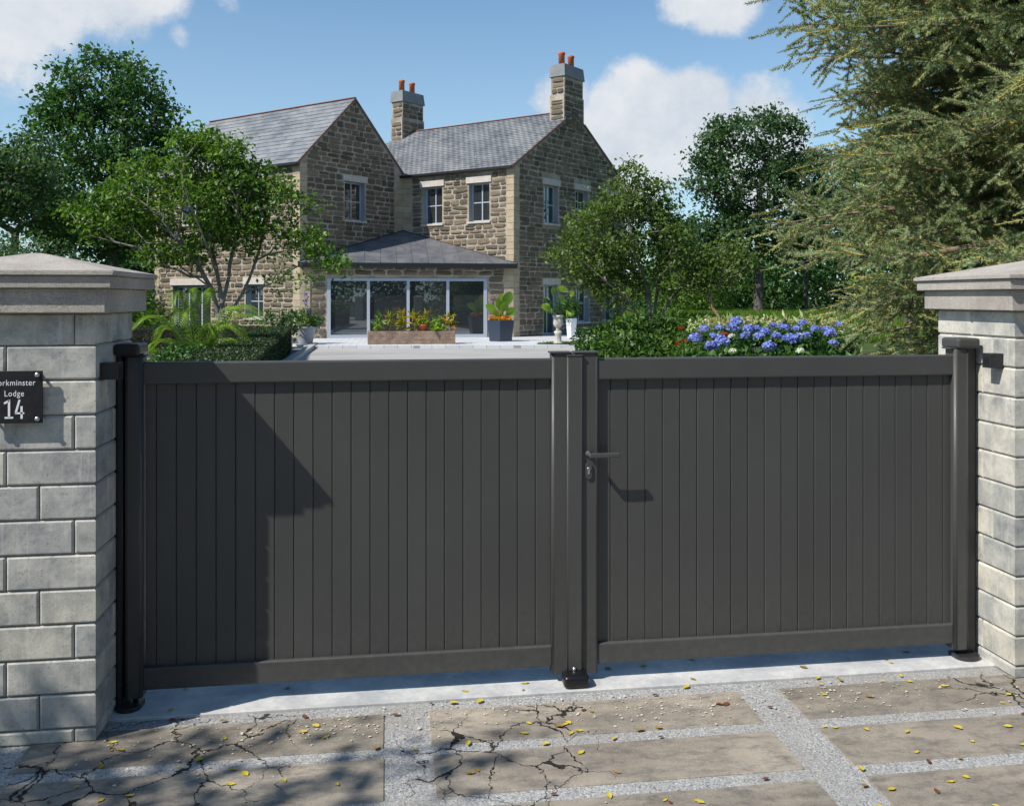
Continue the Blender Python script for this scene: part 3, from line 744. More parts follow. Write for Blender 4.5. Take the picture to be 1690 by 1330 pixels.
# quoins
def quoin(x, y, z1, dirs, z0=0.0):
    z = z0; i = 0
    while z < z1-.05:
        h = min(.29, z1-z); a = .40 if i % 2 else .385; b = .385 if i % 2 else .40
        xa, xb = (-.02, a) if dirs[0] > 0 else (-a, .02); ya, yb = (-.02, b) if dirs[1] > 0 else (-b, .02)
        bm = bmesh.new(); addbox(bm, xa, xb, ya, yb, 0.006, h-.006, .014, 1)
        o = bmobj('quoin', bm, M['quoin'], house); o.location = (x+random.uniform(-.004, .004), y+random.uniform(-.004, .004), z); z += h; i += 1
quoin(0, 0, 7.75, (1, 1)); quoin(XL, YJ, 7.75, (1, 1)); quoin(XR, 0, 7.75, (-1, 1)); quoin(XL, YL, 7.75, (1, -1))
z = 3.4     # inner corner: two plain strips of quoin blocks
while z < 7.7:
    for (x0, x1, y0, y1) in ((-.58, -.002, YJ-.03, YJ+.1), (-.035, .1, YJ-.60, YJ-.032)):
        box('quoin', x0, x1, y0, y1, z+.004, z+.286, M['quoin'], house, .008, 1)
    z += .29
# ---- roofs
def roof_plane(P0, U, Lu, D, Ld, nrow, wslate, name, individual, th=.014, seed=5):
    """P0 lower corner, U along eave, D up slope; slates as separate or joined boxes"""
    U = Vector(U); D = Vector(D); N = U.cross(D).normalized(); r = random.Random(seed)
    ex = Ld/nrow; tm = None; mats = []
    for j in range(nrow):
        off = -(wslate/2)*(j % 2); x = off
        while x < Lu-.02:
            a = max(0, x); b = min(Lu, x+wslate)
            if b-a > .04: mats.append((a, b, j*ex-.0, min(Ld, j*ex+ex*1.25), r.uniform(0, .006), r.uniform(-.006, .006)))
            x += wslate
    Vall = []; Fall = []
    bx = np.array([(0, 0, 0), (1, 0, 0), (1, 1, 0), (0, 1, 0), (0, 0, 1), (1, 0, 1), (1, 1, 1), (0, 1, 1)], float)
    bf = np.array([(0, 3, 2, 1), (4, 5, 6, 7), (0, 1, 5, 4), (1, 2, 6, 5), (2, 3, 7, 6), (3, 0, 4, 7)])
    for (a, b, c, d, dz, sk) in mats:
        p = P0+U*(a+.004)+D*(c+sk)+N*(.034+dz); W = b-a-.008; Hh = d-c
        tilt = (D*Hh-N*.026)
        mt = Matrix((( U.x*W, tilt.x, N.x*th, p.x), (U.y*W, tilt.y, N.y*th, p.y), (U.z*W, tilt.z, N.z*th, p.z), (0, 0, 0, 1)))
        vv = np.array([tuple(mt @ Vector(v)) for v in bx])
        if individual:
            c0 = vv.mean(0); o = meshobj('roof_slate', vv-c0, bf, M['slate'], house); o.location = c0
        else: Vall.append(vv); Fall.append(bf+8*len(Fall))
    if not individual:
        o = npmesh(name, np.concatenate(Vall), np.concatenate(Fall), M['slate'], house); o['kind'] = 'stuff'
def slab(name, pts, m, th=.06):
    p = [Vector(x) for x in pts]; n = (p[1]-p[0]).cross(p[-1]-p[0]).normalized()
    V = [tuple(x) for x in p]+[tuple(x-n*th) for x in p]; k = len(p)
    return meshobj(name, V, [tuple(range(k)), tuple(range(k, 2*k))[::-1]]+[(i, k+i, k+(i+1) % k, (i+1) % k) for i in range(k)], m, house)
ov = .20; vg = .07
def roof(xw, xr, ya, yb, nrow, ws, indiv, seed, zoff=0.0):
    """wing with ridge along y at xr, eave wall at xw (west side) and mirrored east"""
    run = xr-xw; sl = (RZ-EV)/run; D = Vector((1, 0, sl)).normalized(); Ls = math.hypot(run+ov, (run+ov)*sl)
    zl = EV-ov*sl
    # west slope deck
    slab('roof', [(xw-ov, yb+vg, zl+.05), (xw-ov, ya-vg, zl+.05), (xr, ya-vg, RZ+.05), (xr, yb+vg, RZ+.05)], M['black'])
    roof_plane(Vector((xw-ov, yb+vg, zl+.03)), (0, -1, 0), yb-ya+2*vg, D, Ls, nrow, ws, 'slates', indiv, seed=seed)
    xe = 2*xr-xw+ov
    slab('roof', [(xe, ya-vg, zl+.05), (xe, yb+vg, zl+.05), (xr, yb+vg, RZ+.05), (xr, ya-vg, RZ+.05)], M['slate'])
    # ridge and verge tiles
    box('ridge_tile', xr-.08, xr+.08, ya-vg, yb+vg, RZ+.05, RZ+.11, M['ridge'], house, .02, 1)
    for yy in (ya-vg-.025,):
        kx = 0 if xr < 0 else .90; kz = kx*sl
        for (x0, z0, x1, z1) in ((xw-ov, zl, xr-kx, RZ-kz), (xe, zl, xr+kx, RZ-kz)):
            V = [(x0, yy, z0-.02), (x1, yy, z1-.02), (x1, yy, z1+.07), (x0, yy, z0+.07), (x0, yy+.024, z0-.02), (x1, yy+.024, z1-.02), (x1, yy+.024, z1+.07), (x0, yy+.024, z0+.07)]
            meshobj('verge', V, [(0, 1, 2, 3), (4, 7, 6, 5), (3, 2, 6, 7), (0, 4, 5, 1), (0, 3, 7, 4), (1, 5, 6, 2)], M['ridge'], house)
    box('gutter', xw-ov-.07, xw-ov+.02, ya-vg, yb+vg, zl-.07, zl+.045, M['black'], house, .02, 1)
    box('soffit', xw-ov+.02, xw, ya, yb, zl-.02, zl+.01, M['black'], house)
roof(XL, XL/2, YJ, YL, 15, .62, True, 21)
roof(0, XR/2, 0, YR, 26, .34, False, 22)
# ---- chimneys
def chimney(yf, zb, label=None):
    xc = 5.03; ch = bpy.data.objects.new('chimney', None); link(ch, house)
    w = .90; t = .84
    bm = bmesh.new(); addbox(bm, xc-w, xc+w, yf+.0, yf+t, zb, 11.75); addbox(bm, xc-w+.06, xc+w-.06, yf+.02, yf+t-.04, 11.75, 12.66)
    bmobj('stack', bm, M['housemortar'], ch)
    # cap slightly flared at the foot
    x0, x1, y0, y1 = xc-w-.02, xc+w+.02, yf-.05, yf+t+.04; i = .06
    V = [(x0, y0, 12.64), (x1, y0, 12.64), (x1, y1, 12.64), (x0, y1, 12.64), (x0+i, y0+i, 13.24), (x1-i, y0+i, 13.24), (x1-i, y1-i, 13.24), (x0+i, y1-i, 13.24)]
    meshobj('chimney_cap', V, [(0, 3, 2, 1), (4, 5, 6, 7), (0, 1, 5, 4), (1, 2, 6, 5), (2, 3, 7, 6), (3, 0, 4, 7)], M['cap'], ch)
    for dx in (-.48, .36):
        lathe('chimney_pot', [(.155, 13.2), (.15, 13.75), (.175, 13.78), (.175, 13.87), (.12, 13.9)], M['pot'], ch, 20, (xc+dx, yf+t*.5, 0))
    for (zlo, zhi, ins, yo) in ((zb, 11.72, 0, 0), (11.78, 12.62, .06, .02)):
        add_stones((xc-w+ins, yf+yo), (1, 0), 2*(w-ins), lambda s: zhi+.05, zlo+.0, [], .2, .28, 31+int(yf))
        add_stones((xc-w+ins, yf+t-yo*2), (0, -1), t-2*yo, lambda s: zhi+.05, zlo+.0, [], .2, .28, 37+int(yf))
chimney(-.004, 10.2); chimney(10.58, 10.2)
# ---- corner extension
EO = (XL, YJ); EE = (0, 0); UE, LE = seg(EO, EE); NE = (UE[1], -UE[0])
def epos(s, e, z): return (EO[0]+UE[0]*s+NE[0]*e, EO[1]+UE[1]*s+NE[1]*e, z)
hE = [(1.16, 8.16, .10, 2.70)]
wall(EO, UE, LE, lambda s: 3.3, hE)
add_stones(EO, UE, LE, lambda s: 3.34, 0, [(-1, .46, -1, 9), (8.92, 20, -1, 9), (1.12, 8.2, .09, 2.72)], .22, .30, 41)
for s0, s1 in ((.0, .45), (8.92, LE)):
    z = 0
    while z < 3.15:
        lbox('quoin', EO, UE, s0+.005, s1-.005, -.1, .045, z+.004, min(z+.286, 3.2), M['quoin'], house, .008); z += .29
gz_ = bpy.data.objects.new('patio_door', None); link(gz_, house)
mull = [1.16, 2.93, 4.66, 6.41, 8.16]
for a, b in zip(mull[:-1], mull[1:]): lbox('pane', EO, UE, a, b, -.075, -.06, .12, 2.68, M['glass'], gz_)
lbox('frame', EO, UE, 1.16, 8.16, -.12, .03, .10, .24, M['frame'], gz_); lbox('frame', EO, UE, 1.16, 8.16, -.12, .03, 2.60, 2.72, M['frame'], gz_)
for i, s in enumerate(mull):
    w = .065 if 0 < i < 4 else .075; c = s+(0 if 0 < i < 4 else (.075 if i == 0 else -.075)); lbox('mullion', EO, UE, c-w, c+w, -.11, .026, .24, 2.60, M['frame'], gz_)
ap = Vector((-.02, YJ-.02, 5.14)); eL = Vector(epos(-.05, .38, 3.40)); eR = Vector(epos(LE+.12, .38, 3.38))
er = slab('extension_roof', [eL, eR, ap], M['lead'], .05)
nrm = (eR-eL).cross(ap-eL).normalized(); ud = (eR-eL).normalized(); up_ = nrm.cross(ud).normalized()
Lr = (eR-eL).length; apx = (ap-eL).dot(ud); apy = (ap-eL).dot(up_)
s = .1
for i in range(1, 14):
    s = i*.70-.02
    if s > Lr-.3: break
    hgt = apy*(s/apx if s < apx else (Lr-s)/(Lr-apx))-.05
    a = eL+ud*s+nrm*.0; b = a+up_*hgt; V, F = tube_np([(a+nrm*.008, b+nrm*.008, .016, .016)], 6); npmesh('roof_rib', V, F, M['lead'], house)
for p in (eL, eR):
    V, F = tube_np([(p, ap, .03, .03)], 6); npmesh('hip_roll', V, F, M['black'], house)
lbox('fascia', EO, UE, -.05, LE+.12, .30, .40, 3.17, 3.37, M['black'], house, .01); lbox('soffit', EO, UE, .0, LE, .0, .30, 3.19, 3.21, M['black'], house)
# ---- stones: the 300 that show largest as parts, the rest joined
def side_visible(mt): return True
stone_list.sort(key=lambda t: -t[1])
for mt, _, ti in stone_list[:300]:
    o = bpy.data.objects.new('stone', TME[ti]); link(o, house); o.matrix_local = mt
Vs = []; Fs = []; base = 0
for mt, _, ti in stone_list[300:]:
    V, F = TPL[ti]; m4 = np.array(mt); vv = V @ m4[:3, :3].T+m4[:3, 3]; Vs.append(vv); Fs += [tuple(i+base for i in f) for f in F]; base += len(V)
o = meshobj('stonework', np.concatenate(Vs), Fs, M['rubble'], house); o['kind'] = 'stuff'

# ------------------------------------------------------------ terrace and things on it
def GP(u, v, z=0.):
    d = 1590*(1.85-z)/(v-492); l = (u-885)/1590*d; c, s_ = math.cos(YAW), math.sin(YAW); return (d*s_+l*c, d*c-l*s_)
fl = GP(508, 571, .1); fr = GP(1060, 569.5, .1)
tv = [(fl[0], fl[1]), (fr[0], fr[1]), (13, 50), (6, 46), (5.4, 43.3), (-4.2, 42.8), (-4.2, 38.6), (-3.9, 38.2)]
k_ = len(tv)
ter = meshobj('terrace', [(x, y, -.02) for x, y in tv]+[(x, y, .10) for x, y in tv], [(i, (i+1) % k_, k_+(i+1) % k_, k_+i) for i in range(k_)]+[tuple(range(k_, 2*k_))], M['terrace']); tag(ter, kind='structure')
lw = empty('low_wall', (-4.1, 37.9, 0), -YAW+.02, 'low grey retaining wall under the ribbed plant pot', 'wall')
for i in range(3): box('wall_panel', -1.5+i*.85, -.66+i*.85, -.1, .1, 0, .34, M['darkwall'], lw, .006)
def leafplant(par, P, m, size, name='foliage', **kw): return foliage(name, np.array(P), m, par, size, **kw)
def clump(c, r, n, shell=.5):
    d = rng.normal(size=(n, 3)); d /= np.linalg.norm(d, axis=1, keepdims=True); rr = shell+(1-shell)*rng.random((n, 1))**.6
    return np.array(c)+d*rr*np.array(r)
# brick raised planter
bp0 = GP(607, 573.2, .0); bp1 = GP(752, 572.3, .0)
ang = math.atan2(bp1[1]-bp0[1], bp1[0]-bp0[0]); Lb = math.hypot(bp1[0]-bp0[0], bp1[1]-bp0[1])
pl = empty('brick_planter', ((bp0[0]+bp1[0])/2, (bp0[1]+bp1[1])/2+.45, 0), ang, 'long low brick planter box in front of the patio doors', 'planter')
box('mortar_bed', -Lb/2+.014, Lb/2-.014, -.436, .436, 0, .592, M['housemortar'], pl); box('soil', -Lb/2+.1, Lb/2-.1, -.35, .35, .5925, .60, M['soil'], pl)
bw = .235; hh = .075
bme = {}
for r_ in range(8):
    x = -Lb/2-(bw/2 if r_ % 2 else 0)
    while x < Lb/2-.02:
        a = max(-Lb/2, x); b = min(Lb/2, x+bw); x += bw
        if b-a < .04: continue
        key = round(b-a, 3)
        if key not in bme:
            bm = bmesh.new(); addbox(bm, -(b-a)/2+.004, (b-a)/2-.004, -.05, .05, .004, hh-.004, .004, 1); me = bpy.data.meshes.new('brick'); bm.to_mesh(me); bm.free(); me.materials.append(M['brick']); bme[key] = me
        o = bpy.data.objects.new('brick', bme[key]); link(o, pl); o.location = ((a+b)/2, -.40+random.uniform(-.003, .003), r_*hh)
for sx in (-1, 1):
    for r_ in range(8):
        for i in range(3):
            key = 'e'
            if key not in bme:
                bm = bmesh.new(); addbox(bm, -.05, .05, -.125, .125, .004, hh-.004, .004, 1); me = bpy.data.meshes.new('brick'); bm.to_mesh(me); bm.free(); me.materials.append(M['brick']); bme[key] = me
            o = bpy.data.objects.new('brick', bme[key]); link(o, pl); o.location = (sx*(Lb/2-.046), -.22+i*.26+(.03 if r_ % 2 else 0), r_*hh)
def croton(x, y, z, h, n, label, m='croton', cat='plant', grp='colourful plants in the brick planter'):
    t = empty('planter_plant', (x, y, z), 0, label, cat, grp)
    V, F = tube_np([((0, 0, 0), (.02, 0, h*.7), .015, .01)], 5); npmesh('stem', V, F, M['bark'], t)
    P = []
    for i in range(n): a = random.uniform(0, 2*PI); zz = random.uniform(.15, 1)*h; P.append((math.cos(a)*.06, math.sin(a)*.06, zz))
    foliage('foliage', np.array(P), M[m], t, .26, aspect=.3, droop=-.6, up=.1)
    return t
cl = [(-1.25, .1, .42, 30, 'leafmost small green shrub at the far end of the planter', 'leaf_lime'), (-.85, .0, .55, 36, 'yellow-green plant by the second door mullion', 'croton'), (-.38, -.1, .68, 46, 'tall red-tipped plant left of the third mullion', 'croton'), (.12, -.15, .6, 44, 'bright yellow and green spiky plant before the third mullion', 'croton'),
      (.55, .1, .62, 40, 'tall plant with dark red tips behind the small terracotta pot', 'croton'), (.95, 0., .48, 34, 'low yellow-green plant right of the terracotta pot', 'leaf_lime'), (1.4, -.05, .55, 38, 'spiky yellow plant at the right end of the planter', 'croton')]
R2 = Matrix.Translation(pl.location) @ Matrix.Rotation(ang, 4, 'Z')
labs = ['small green plant at the end of the brick planter near the ribbed pot', 'yellow-green plant in front of the second patio door', 'tallest red-tipped plant left of the middle door mullion', 'bright yellow spiky plant right of the middle door mullion', 'dark red-tipped plant behind the small terracotta pot', 'low lime green plant just right of the terracotta pot', 'yellow spiky plant at the planter end near the navy tub']
for (x, y, h, n, _, m), lb in zip(cl, labs):
    p = R2 @ Vector((x, y, .6)); croton(p.x, p.y, p.z, h, n, lb, m)
p = R2 @ Vector((.42, -.2, .6)); tp = empty('terracotta_pot', p, 0, 'small red terracotta pot standing on the brick planter', 'pot')
lathe('pot', [(.13, 0), (.17, .19), (.19, .19), (.19, .24), (.15, .24)], M['pot'], tp); leafplant(tp, clump((0, 0, .32), (.22, .2, .14), 40), M['leaf_lime'], .16)
p = R2 @ Vector((.95, -.25, .66)); fg = empty('lime_rosette', (p.x, p.y, .6), 0, 'pale lime leafy rosette at the front of the brick planter', 'plant'); leafplant(fg, clump((0, 0, .08), (.32, .2, .1), 70), M['leaf_lime'], .2)
# ribbed pot
x, y = GP(504, 567.5, .1); rp = empty('ribbed_pot_plant', (x, y, .1), 0, 'ribbed grey round pot with green plants and a purple flower spike', 'potted plant')
prof = [(.33, 0)]+[(.34+.012*i+(.012 if i % 2 else 0), .06+.048*i) for i in range(12)]+[(.50, .62), (.52, .63), (.52, .69), (.46, .69), (.44, .6)]
lathe('pot', [(r*.8, z*.95) for r, z in prof], M['ribpot'], rp, 40)
leafplant(rp, clump((0, 0, .95), (.5, .45, .42), 800, .2), M['leaf_fresh'], .09, aspect=.4)
leafplant(rp, clump((.35, 0, .85), (.35, .3, .25), 300, .2), M['leaf_dark'], .09)
segs = []
for i in range(14):
    a = random.uniform(0, 6.28); segs.append(((0, 0, .6), (.3*math.cos(a), .3*math.sin(a), random.uniform(1.1, 1.7)), .009, .005))
V, F = tube_np(segs, 4); o = npmesh('stem', V, F, M['leaf_fresh'], rp); o['kind'] = 'stuff'
for (dx, z0_, z1_) in ((.02, 1.45, 1.95), (.14, 1.05, 1.35)):
    P = np.array([(dx+random.gauss(0, .035), random.gauss(0, .035), random.uniform(z0_, z1_)) for _ in range(90)]); foliage('flower_spike', P, M['purple'], rp, .06, stuff=False)
# hexagonal navy tub
x, y = GP(828, 563.5, .1); hx = empty('hexagonal_tub_plant', (x, y+.3, .1), 0, 'faceted navy tub with big-leaved plant and orange flowers', 'potted plant')
n = 6; pr = [(.50, 0), (.60, .8), (.60, .84), (.54, .84), (.53, .74)]
V = []; F = []
for r, z in pr:
    for i in range(n): a = 2*PI*i/n+.35; V.append((r*math.cos(a)*1.02, r*math.sin(a)*1.02, z))
for j in range(len(pr)-1):
    for i in range(n): F.append((j*n+i, j*n+(i+1) % n, (j+1)*n+(i+1) % n, (j+1)*n+i))
F.append(tuple(range(4*n, 5*n))); meshobj('tub', V, F, M['navy'], hx)
P = clump((0, 0, .92), (.5, .5, .12), 340, .3); foliage('flowers', P, M['orange'], hx, .085, aspect=.8)
foliage('flower_leaves', clump((0, 0, .86), (.5, .5, .09), 200, .3), M['leaf_fresh'], hx, .12)
def bigleaf(base, tip, w, m, par, bend=.12, name='leaf', ribs=0):
    """one large leaf blade: long oval strip with midrib fold"""
    b = Vector(base); t = Vector(tip); d = t-b; L = d.length; d.normalize(); s = d.cross(Vector((0.2, -1, .3))).normalized(); nn = s.cross(d)
    V = []; F = []; N = 8
    for i in range(N+1):
        f = i/N; wd = w*math.sin(PI*min(1, f*.93+.05))**.7*(1 if i < N else .05); c = b+d*L*f-nn*bend*L*math.sin(PI*f)*0-Vector((0, 0, 1))*bend*L*f*f
        V += [c-s*wd/2+nn*wd*.12, c, c+s*wd/2+nn*wd*.12]
    for i in range(N):
        for j in (0, 1): a = i*3+j; F.append((a, a+1, a+4, a+3))
    return meshobj(name, V, F, m, par, True)
for (tx, tz, w, ty) in ((-.62, 1.55, .34, 0), (-.15, 1.78, .30, -.2), (.18, 1.65, .36, -.25), (.42, 2.1, .42, .1), (.62, 1.35, .36, -.1), (-.35, 1.25, .26, -.2), (.05, 2.0, .3, .2)):
    st0 = Vector((0, 0, .85)); md = Vector((tx*.35, ty*.3, .85+(tz-.85)*.45)); V, F = tube_np([(st0, md, .03, .02)], 6); npmesh('leaf_stalk', V, F, M['leaf_lime'], hx, True)
    bigleaf(md, (tx, ty, tz), w, M['leaf_fresh'] if tx > .3 else M['leaf_lime'], hx, .1)
# round lawn patch with urn
x, y = GP(921, 568, .1)
gpx = meshobj('lawn_patch', [(x+.9+1.7*math.cos(a*PI/12), y+.25+.75*math.sin(a*PI/12), .106) for a in range(24)], [tuple(range(24))], M['lawn']); tag(gpx, kind='structure')
P = np.array([(x+.9+1.65*r*math.cos(a), y+.25+.7*r*math.sin(a), .106) for r, a in zip(np.sqrt(rng.random(2500)), rng.random(2500)*6.283)])
g_ = foliage('lawn_grass', P, M['leaf_olive'], None, .07, aspect=.2, droop=-1.5); tag(g_, 'short grass round the foot of the stone urn', 'grass')
ur = empty('stone_urn_plant', (x, y, .1), 0, 'weathered fluted stone urn on a pedestal planted with a fan palm', 'urn')
lathe('pedestal', [(.19, 0), (.19, .05), (.15, .09), (.13, .14), (.125, .38), (.15, .42), (.155, .47), (.12, .5)], M['urn'], ur, 28)
lathe('urn', [(.11, .5), (.07, .56), (.08, .62), (.15, .68), (.19, .78), (.195, .9), (.16, .97), (.15, 1.0), (.21, 1.04), (.21, 1.1), (.16, 1.1), (.15, 1.02)], M['urn'], ur, 36, flute=1, fr=(.63, .93))
def fan(par, c, dr, R, n, m, tilt):
    """fan palm leaf: n blades from one hub"""
    V = []; F = []; dv = Vector(dr).normalized(); s = dv.cross(Vector((0, -.6, 1))).normalized(); nn = s.cross(dv)
    for i in range(n):
        a = (i/(n-1)-.5)*2.6; d = dv*math.cos(a)+s*math.sin(a); q = -dv*math.sin(a)+s*math.cos(a); w = R*.085; b = len(V); C0 = Vector(c)
        V += [C0, C0+d*R*.6+q*w+nn*.01, C0+d*R-Vector((0, 0, tilt*R)), C0+d*R*.6-q*w-nn*.01]; F += [(b, b+1, b+2), (b, b+2, b+3)]
    return meshobj('fan_leaf', V, F, m, par)
for (cx_, cz, dx, dz, R_, tl, mm) in ((-.28, 1.42, -.9, .1, .42, .25, 'leaf_lime'), (.3, 1.30, .8, -.15, .36, .3, 'leaf_lime'), (-.15, 1.92, -.4, .7, .30, .05, 'leaf_lime'), (.12, 1.98, .1, .9, .30, .0, 'leaf_lime'), (.42, 1.9, .8, .3, .26, .1, 'leaf_lime'), (-.3, 1.66, -.8, .2, .34, .2, 'leaf_dark'), (.05, 1.6, .2, .6, .36, .1, 'leaf_dark'), (-.05, 1.4, -.2, .5, .3, .1, 'leaf_dark')):
    V, F = tube_np([((0, 0, 1.05), (cx_, -.05, cz), .012, .009)], 5); npmesh('leaf_stalk', V, F, M['leaf_dark'], ur)
    fan(ur, (cx_, -.05, cz), (dx, -.25, dz), R_, 13, M[mm], tl)
# white tall planter with dark bush
x, y = GP(943, 557.5, .1); wp = empty('white_planter_plant', (x, y, .1), 0, 'tall tapered white planter with a dark fern-like plant', 'potted plant')
V = []; F = []
for r, z in ((.17, 0), (.25, .86), (.22, .86), (.21, .78)):
    for i in range(6): a = 2*PI*i/6+.3; V.append((r*math.cos(a)*1.15, r*math.sin(a)*1.15, z))
for j in range(3):
    for i in range(6): F.append((j*6+i, j*6+(i+1) % 6, (j+1)*6+(i+1) % 6, (j+1)*6+i))
F.append(tuple(range(18, 24))); meshobj('planter', V, F, M['whitepot'], wp)
foliage('foliage', clump((-.15, 0, 1.25), (.62, .5, .5), 1500, .15), M['leaf_dark'], wp, .16, aspect=.16)

# ------------------------------------------------------------ trees
def skeleton(base, trunk, att, step=.4, pen=.45, wob=.06, up=.05, stems=()):
    """grow to attractor points; returns nodes, parent index"""
    N = [np.array(base, float)]; Pp = [-1]; path = [0.]
    for t in trunk:
        a = N[-1]; b = np.array(t, float); L = np.linalg.norm(b-a); k = max(1, int(L/step)); i0 = len(N)-1
        for i in range(1, k+1):
            N.append(a+(b-a)*i/k+(rng.normal(size=3)*wob*.5 if i < k else 0)); Pp.append(len(N)-2); path.append(path[-1]+L/k)
    start = max(1, len(N)//3)
    for st_ in stems:
        q = np.array(st_[0]); j = int(np.argmin([np.linalg.norm(n_-q) for n_ in N])); prev = j
        for t in st_[1:]:
            a = N[prev].copy(); b = np.array(t, float); L = np.linalg.norm(b-a); k = max(1, int(L/step))
            for i in range(1, k+1):
                N.append(a+(b-a)*i/k+(rng.normal(size=3)*wob*.6)); Pp.append(prev); path.append(path[prev]+L/k); prev = len(N)-1
    att = att[np.argsort(np.linalg.norm(att-N[-1], axis=1))]
    A = np.zeros((60000, 3)); PA = np.zeros(60000); n = len(N); A[:n] = N; PA[:n] = path; Pp = list(Pp); s0 = start
    for a in att:
        d = np.linalg.norm(A[s0:n]-a, axis=1); dirup = (A[s0:n, 2]-a[2]).clip(0)
        cost = d+pen*PA[s0:n]+.8*dirup; j = s0+int(np.argmin(cost)); L = np.linalg.norm(a-A[j]); k = max(1, int(L/step)); p = j
        bow = np.array([0, 0, 1.])*L*up*rng.normal()-np.array([0, 0, 1.])*L*up
        c0 = A[j].copy()
        for i in range(1, k+1):
            f = i/k; A[n] = c0+(a-c0)*f+bow*math.sin(PI*f)+(rng.normal(size=3)*wob if i < k else 0); PA[n] = PA[p]+L/k; Pp.append(p); p = n; n += 1
    return A[:n], np.array(Pp)
def grow_tree(name, base, trunk, ells, natt, m_leaf, m_bark, label, nleaf, lsize, r0=.010, expo=.5, spread=.35, cat='tree', group=None, step=.4, pen=.45, aspect=.6, seedv=1, rmin=.006, wob=.06, up=.35, shell=.45, flatten=.7, stems=()):
    global rng
    rng = np.random.default_rng(seedv)
    t = empty(name, base, 0, label, cat, group); base0 = np.array([0, 0, 0.])
    att = []
    vols = np.array([e[3]*e[4]*e[5] for e in ells])**.75; vols /= vols.sum()
    for e, f in zip(ells, vols): att.append(clump(e[:3], e[3:6], max(3, int(natt*f)), shell))
    att = np.concatenate(att); att[:, 2] = att[:, 2].clip(.3)
    N, P = skeleton(base0, trunk, att, step, pen, wob, stems=stems)
    cnt = np.zeros(len(N)); ch = np.zeros(len(N), int)
    for i in range(len(N)-1, 0, -1):
        if ch[i] == 0: cnt[i] += 1
        cnt[P[i]] += cnt[i]; ch[P[i]] += 1
    R = rmin+r0*cnt**expo
    segs = [(N[P[i]], N[i], min(R[P[i]], R[i]*1.35), R[i]) for i in range(1, len(N))]
    segs[0] = (N[0]-np.array([0, 0, .15]), N[1], R[0]*1.3, R[1])
    big = [s for s in segs if s[3] > rmin*3]; sm = [s for s in segs if s[3] <= rmin*3]
    V, F = tube_np(big, 9); npmesh('trunk', V, F, m_bark, t, True)
    if sm: V, F = tube_np(sm, 4); o = npmesh('branches', V, F, m_bark, t); o['kind'] = 'stuff'
    # leaves round thin ends
    thin = np.where(cnt <= 2.5)[0]; w = np.where(ch[thin] == 0, 3., 1.); w /= w.sum()
    idx = rng.choice(thin, nleaf, p=w)
    Pl = N[idx]+rng.normal(size=(nleaf, 3))*spread*np.array([1, 1, flatten])
    Pl[:, 2] = Pl[:, 2].clip(.05)
    foliage('crown', Pl, m_leaf, t, lsize, aspect=aspect, up=up)
    return t
def at(u, d):     # point at depth d along the view column u
    l = (u-885)/1590*d; c, s_ = math.cos(YAW), math.sin(YAW); return np.array((d*s_+l*c, d*c-l*s_, 0.))
def ST(base, d0, *pts):
    o = []
    for (u, v, dd) in pts: p = at(u, d0+dd); o.append((p[0]-base[0], p[1]-base[1], 1.85+(492-v)*(d0+dd)/1590))
    return o
def E(base, d0, u, v, ru, rv, dd=0., rd=None):
    """ellipsoid given by where it stands in the world: depth d0+dd"""
    d = d0+dd; p = at(u, d); z = 1.85+(492-v)*d/1590; return (p[0]-base[0], p[1]-base[1], z, ru*d/1590, (rd if rd else ru*.8*d/1590), rv*d/1590)
# multi-stem young tree before the left wing
d = 24; b = at(366, d)
el = [E(b, d, 345, 275, 75, 60), E(b, d, 235, 320, 78, 65), E(b, d, 440, 345, 55, 50), E(b, d, 330, 350, 95, 60), E(b, d, 190, 370, 60, 45), E(b, d, 495, 370, 38, 50), E(b, d, 345, 235, 30, 28), E(b, d, 370, 320, 60, 55), E(b, d, 420, 290, 40, 35), E(b, d, 150, 350, 40, 35), E(b, d, 545, 425, 26, 34), E(b, d, 290, 420, 70, 30), E(b, d, 470, 420, 30, 28), E(b, d, 310, 240, 50, 30), E(b, d, 395, 380, 60, 40)]
SA = [ST(b, d, (366, 540, 0), (350, 480, 0), (325, 435, -.3), (290, 395, -.8), (245, 340, -1)), ST(b, d, (366, 500, 0), (356, 440, .2), (335, 370, .5), (322, 280, .6)), ST(b, d, (366, 500, 0), (378, 455, .2), (390, 390, -.3), (398, 300, -.6)), ST(b, d, (368, 545, 0), (400, 485, .1), (420, 430, .4), (438, 360, .6), (462, 300, .6)), ST(b, d, (400, 485, .1), (450, 466, -.4), (515, 462, -.6), (555, 435, -.7)), ST(b, d, (350, 480, 0), (300, 440, .7), (240, 405, 1.2), (185, 375, 1.4)), ST(b, d, (356, 470, 0), (340, 400, -1), (300, 300, -1.5))]
treeA = grow_tree('multi_stem_tree', b, [(0, 0, .7), (.02, 0, 1.2), (0, 0, 1.7)], el, 330, M['leaf_fresh'], M['bark'], 'bright green multi-stemmed young tree in front of the sunlit house wing', 20000, .105, .0066, .5, .19, group='young garden trees', step=.35, pen=.5, seedv=11, wob=.03, stems=SA)
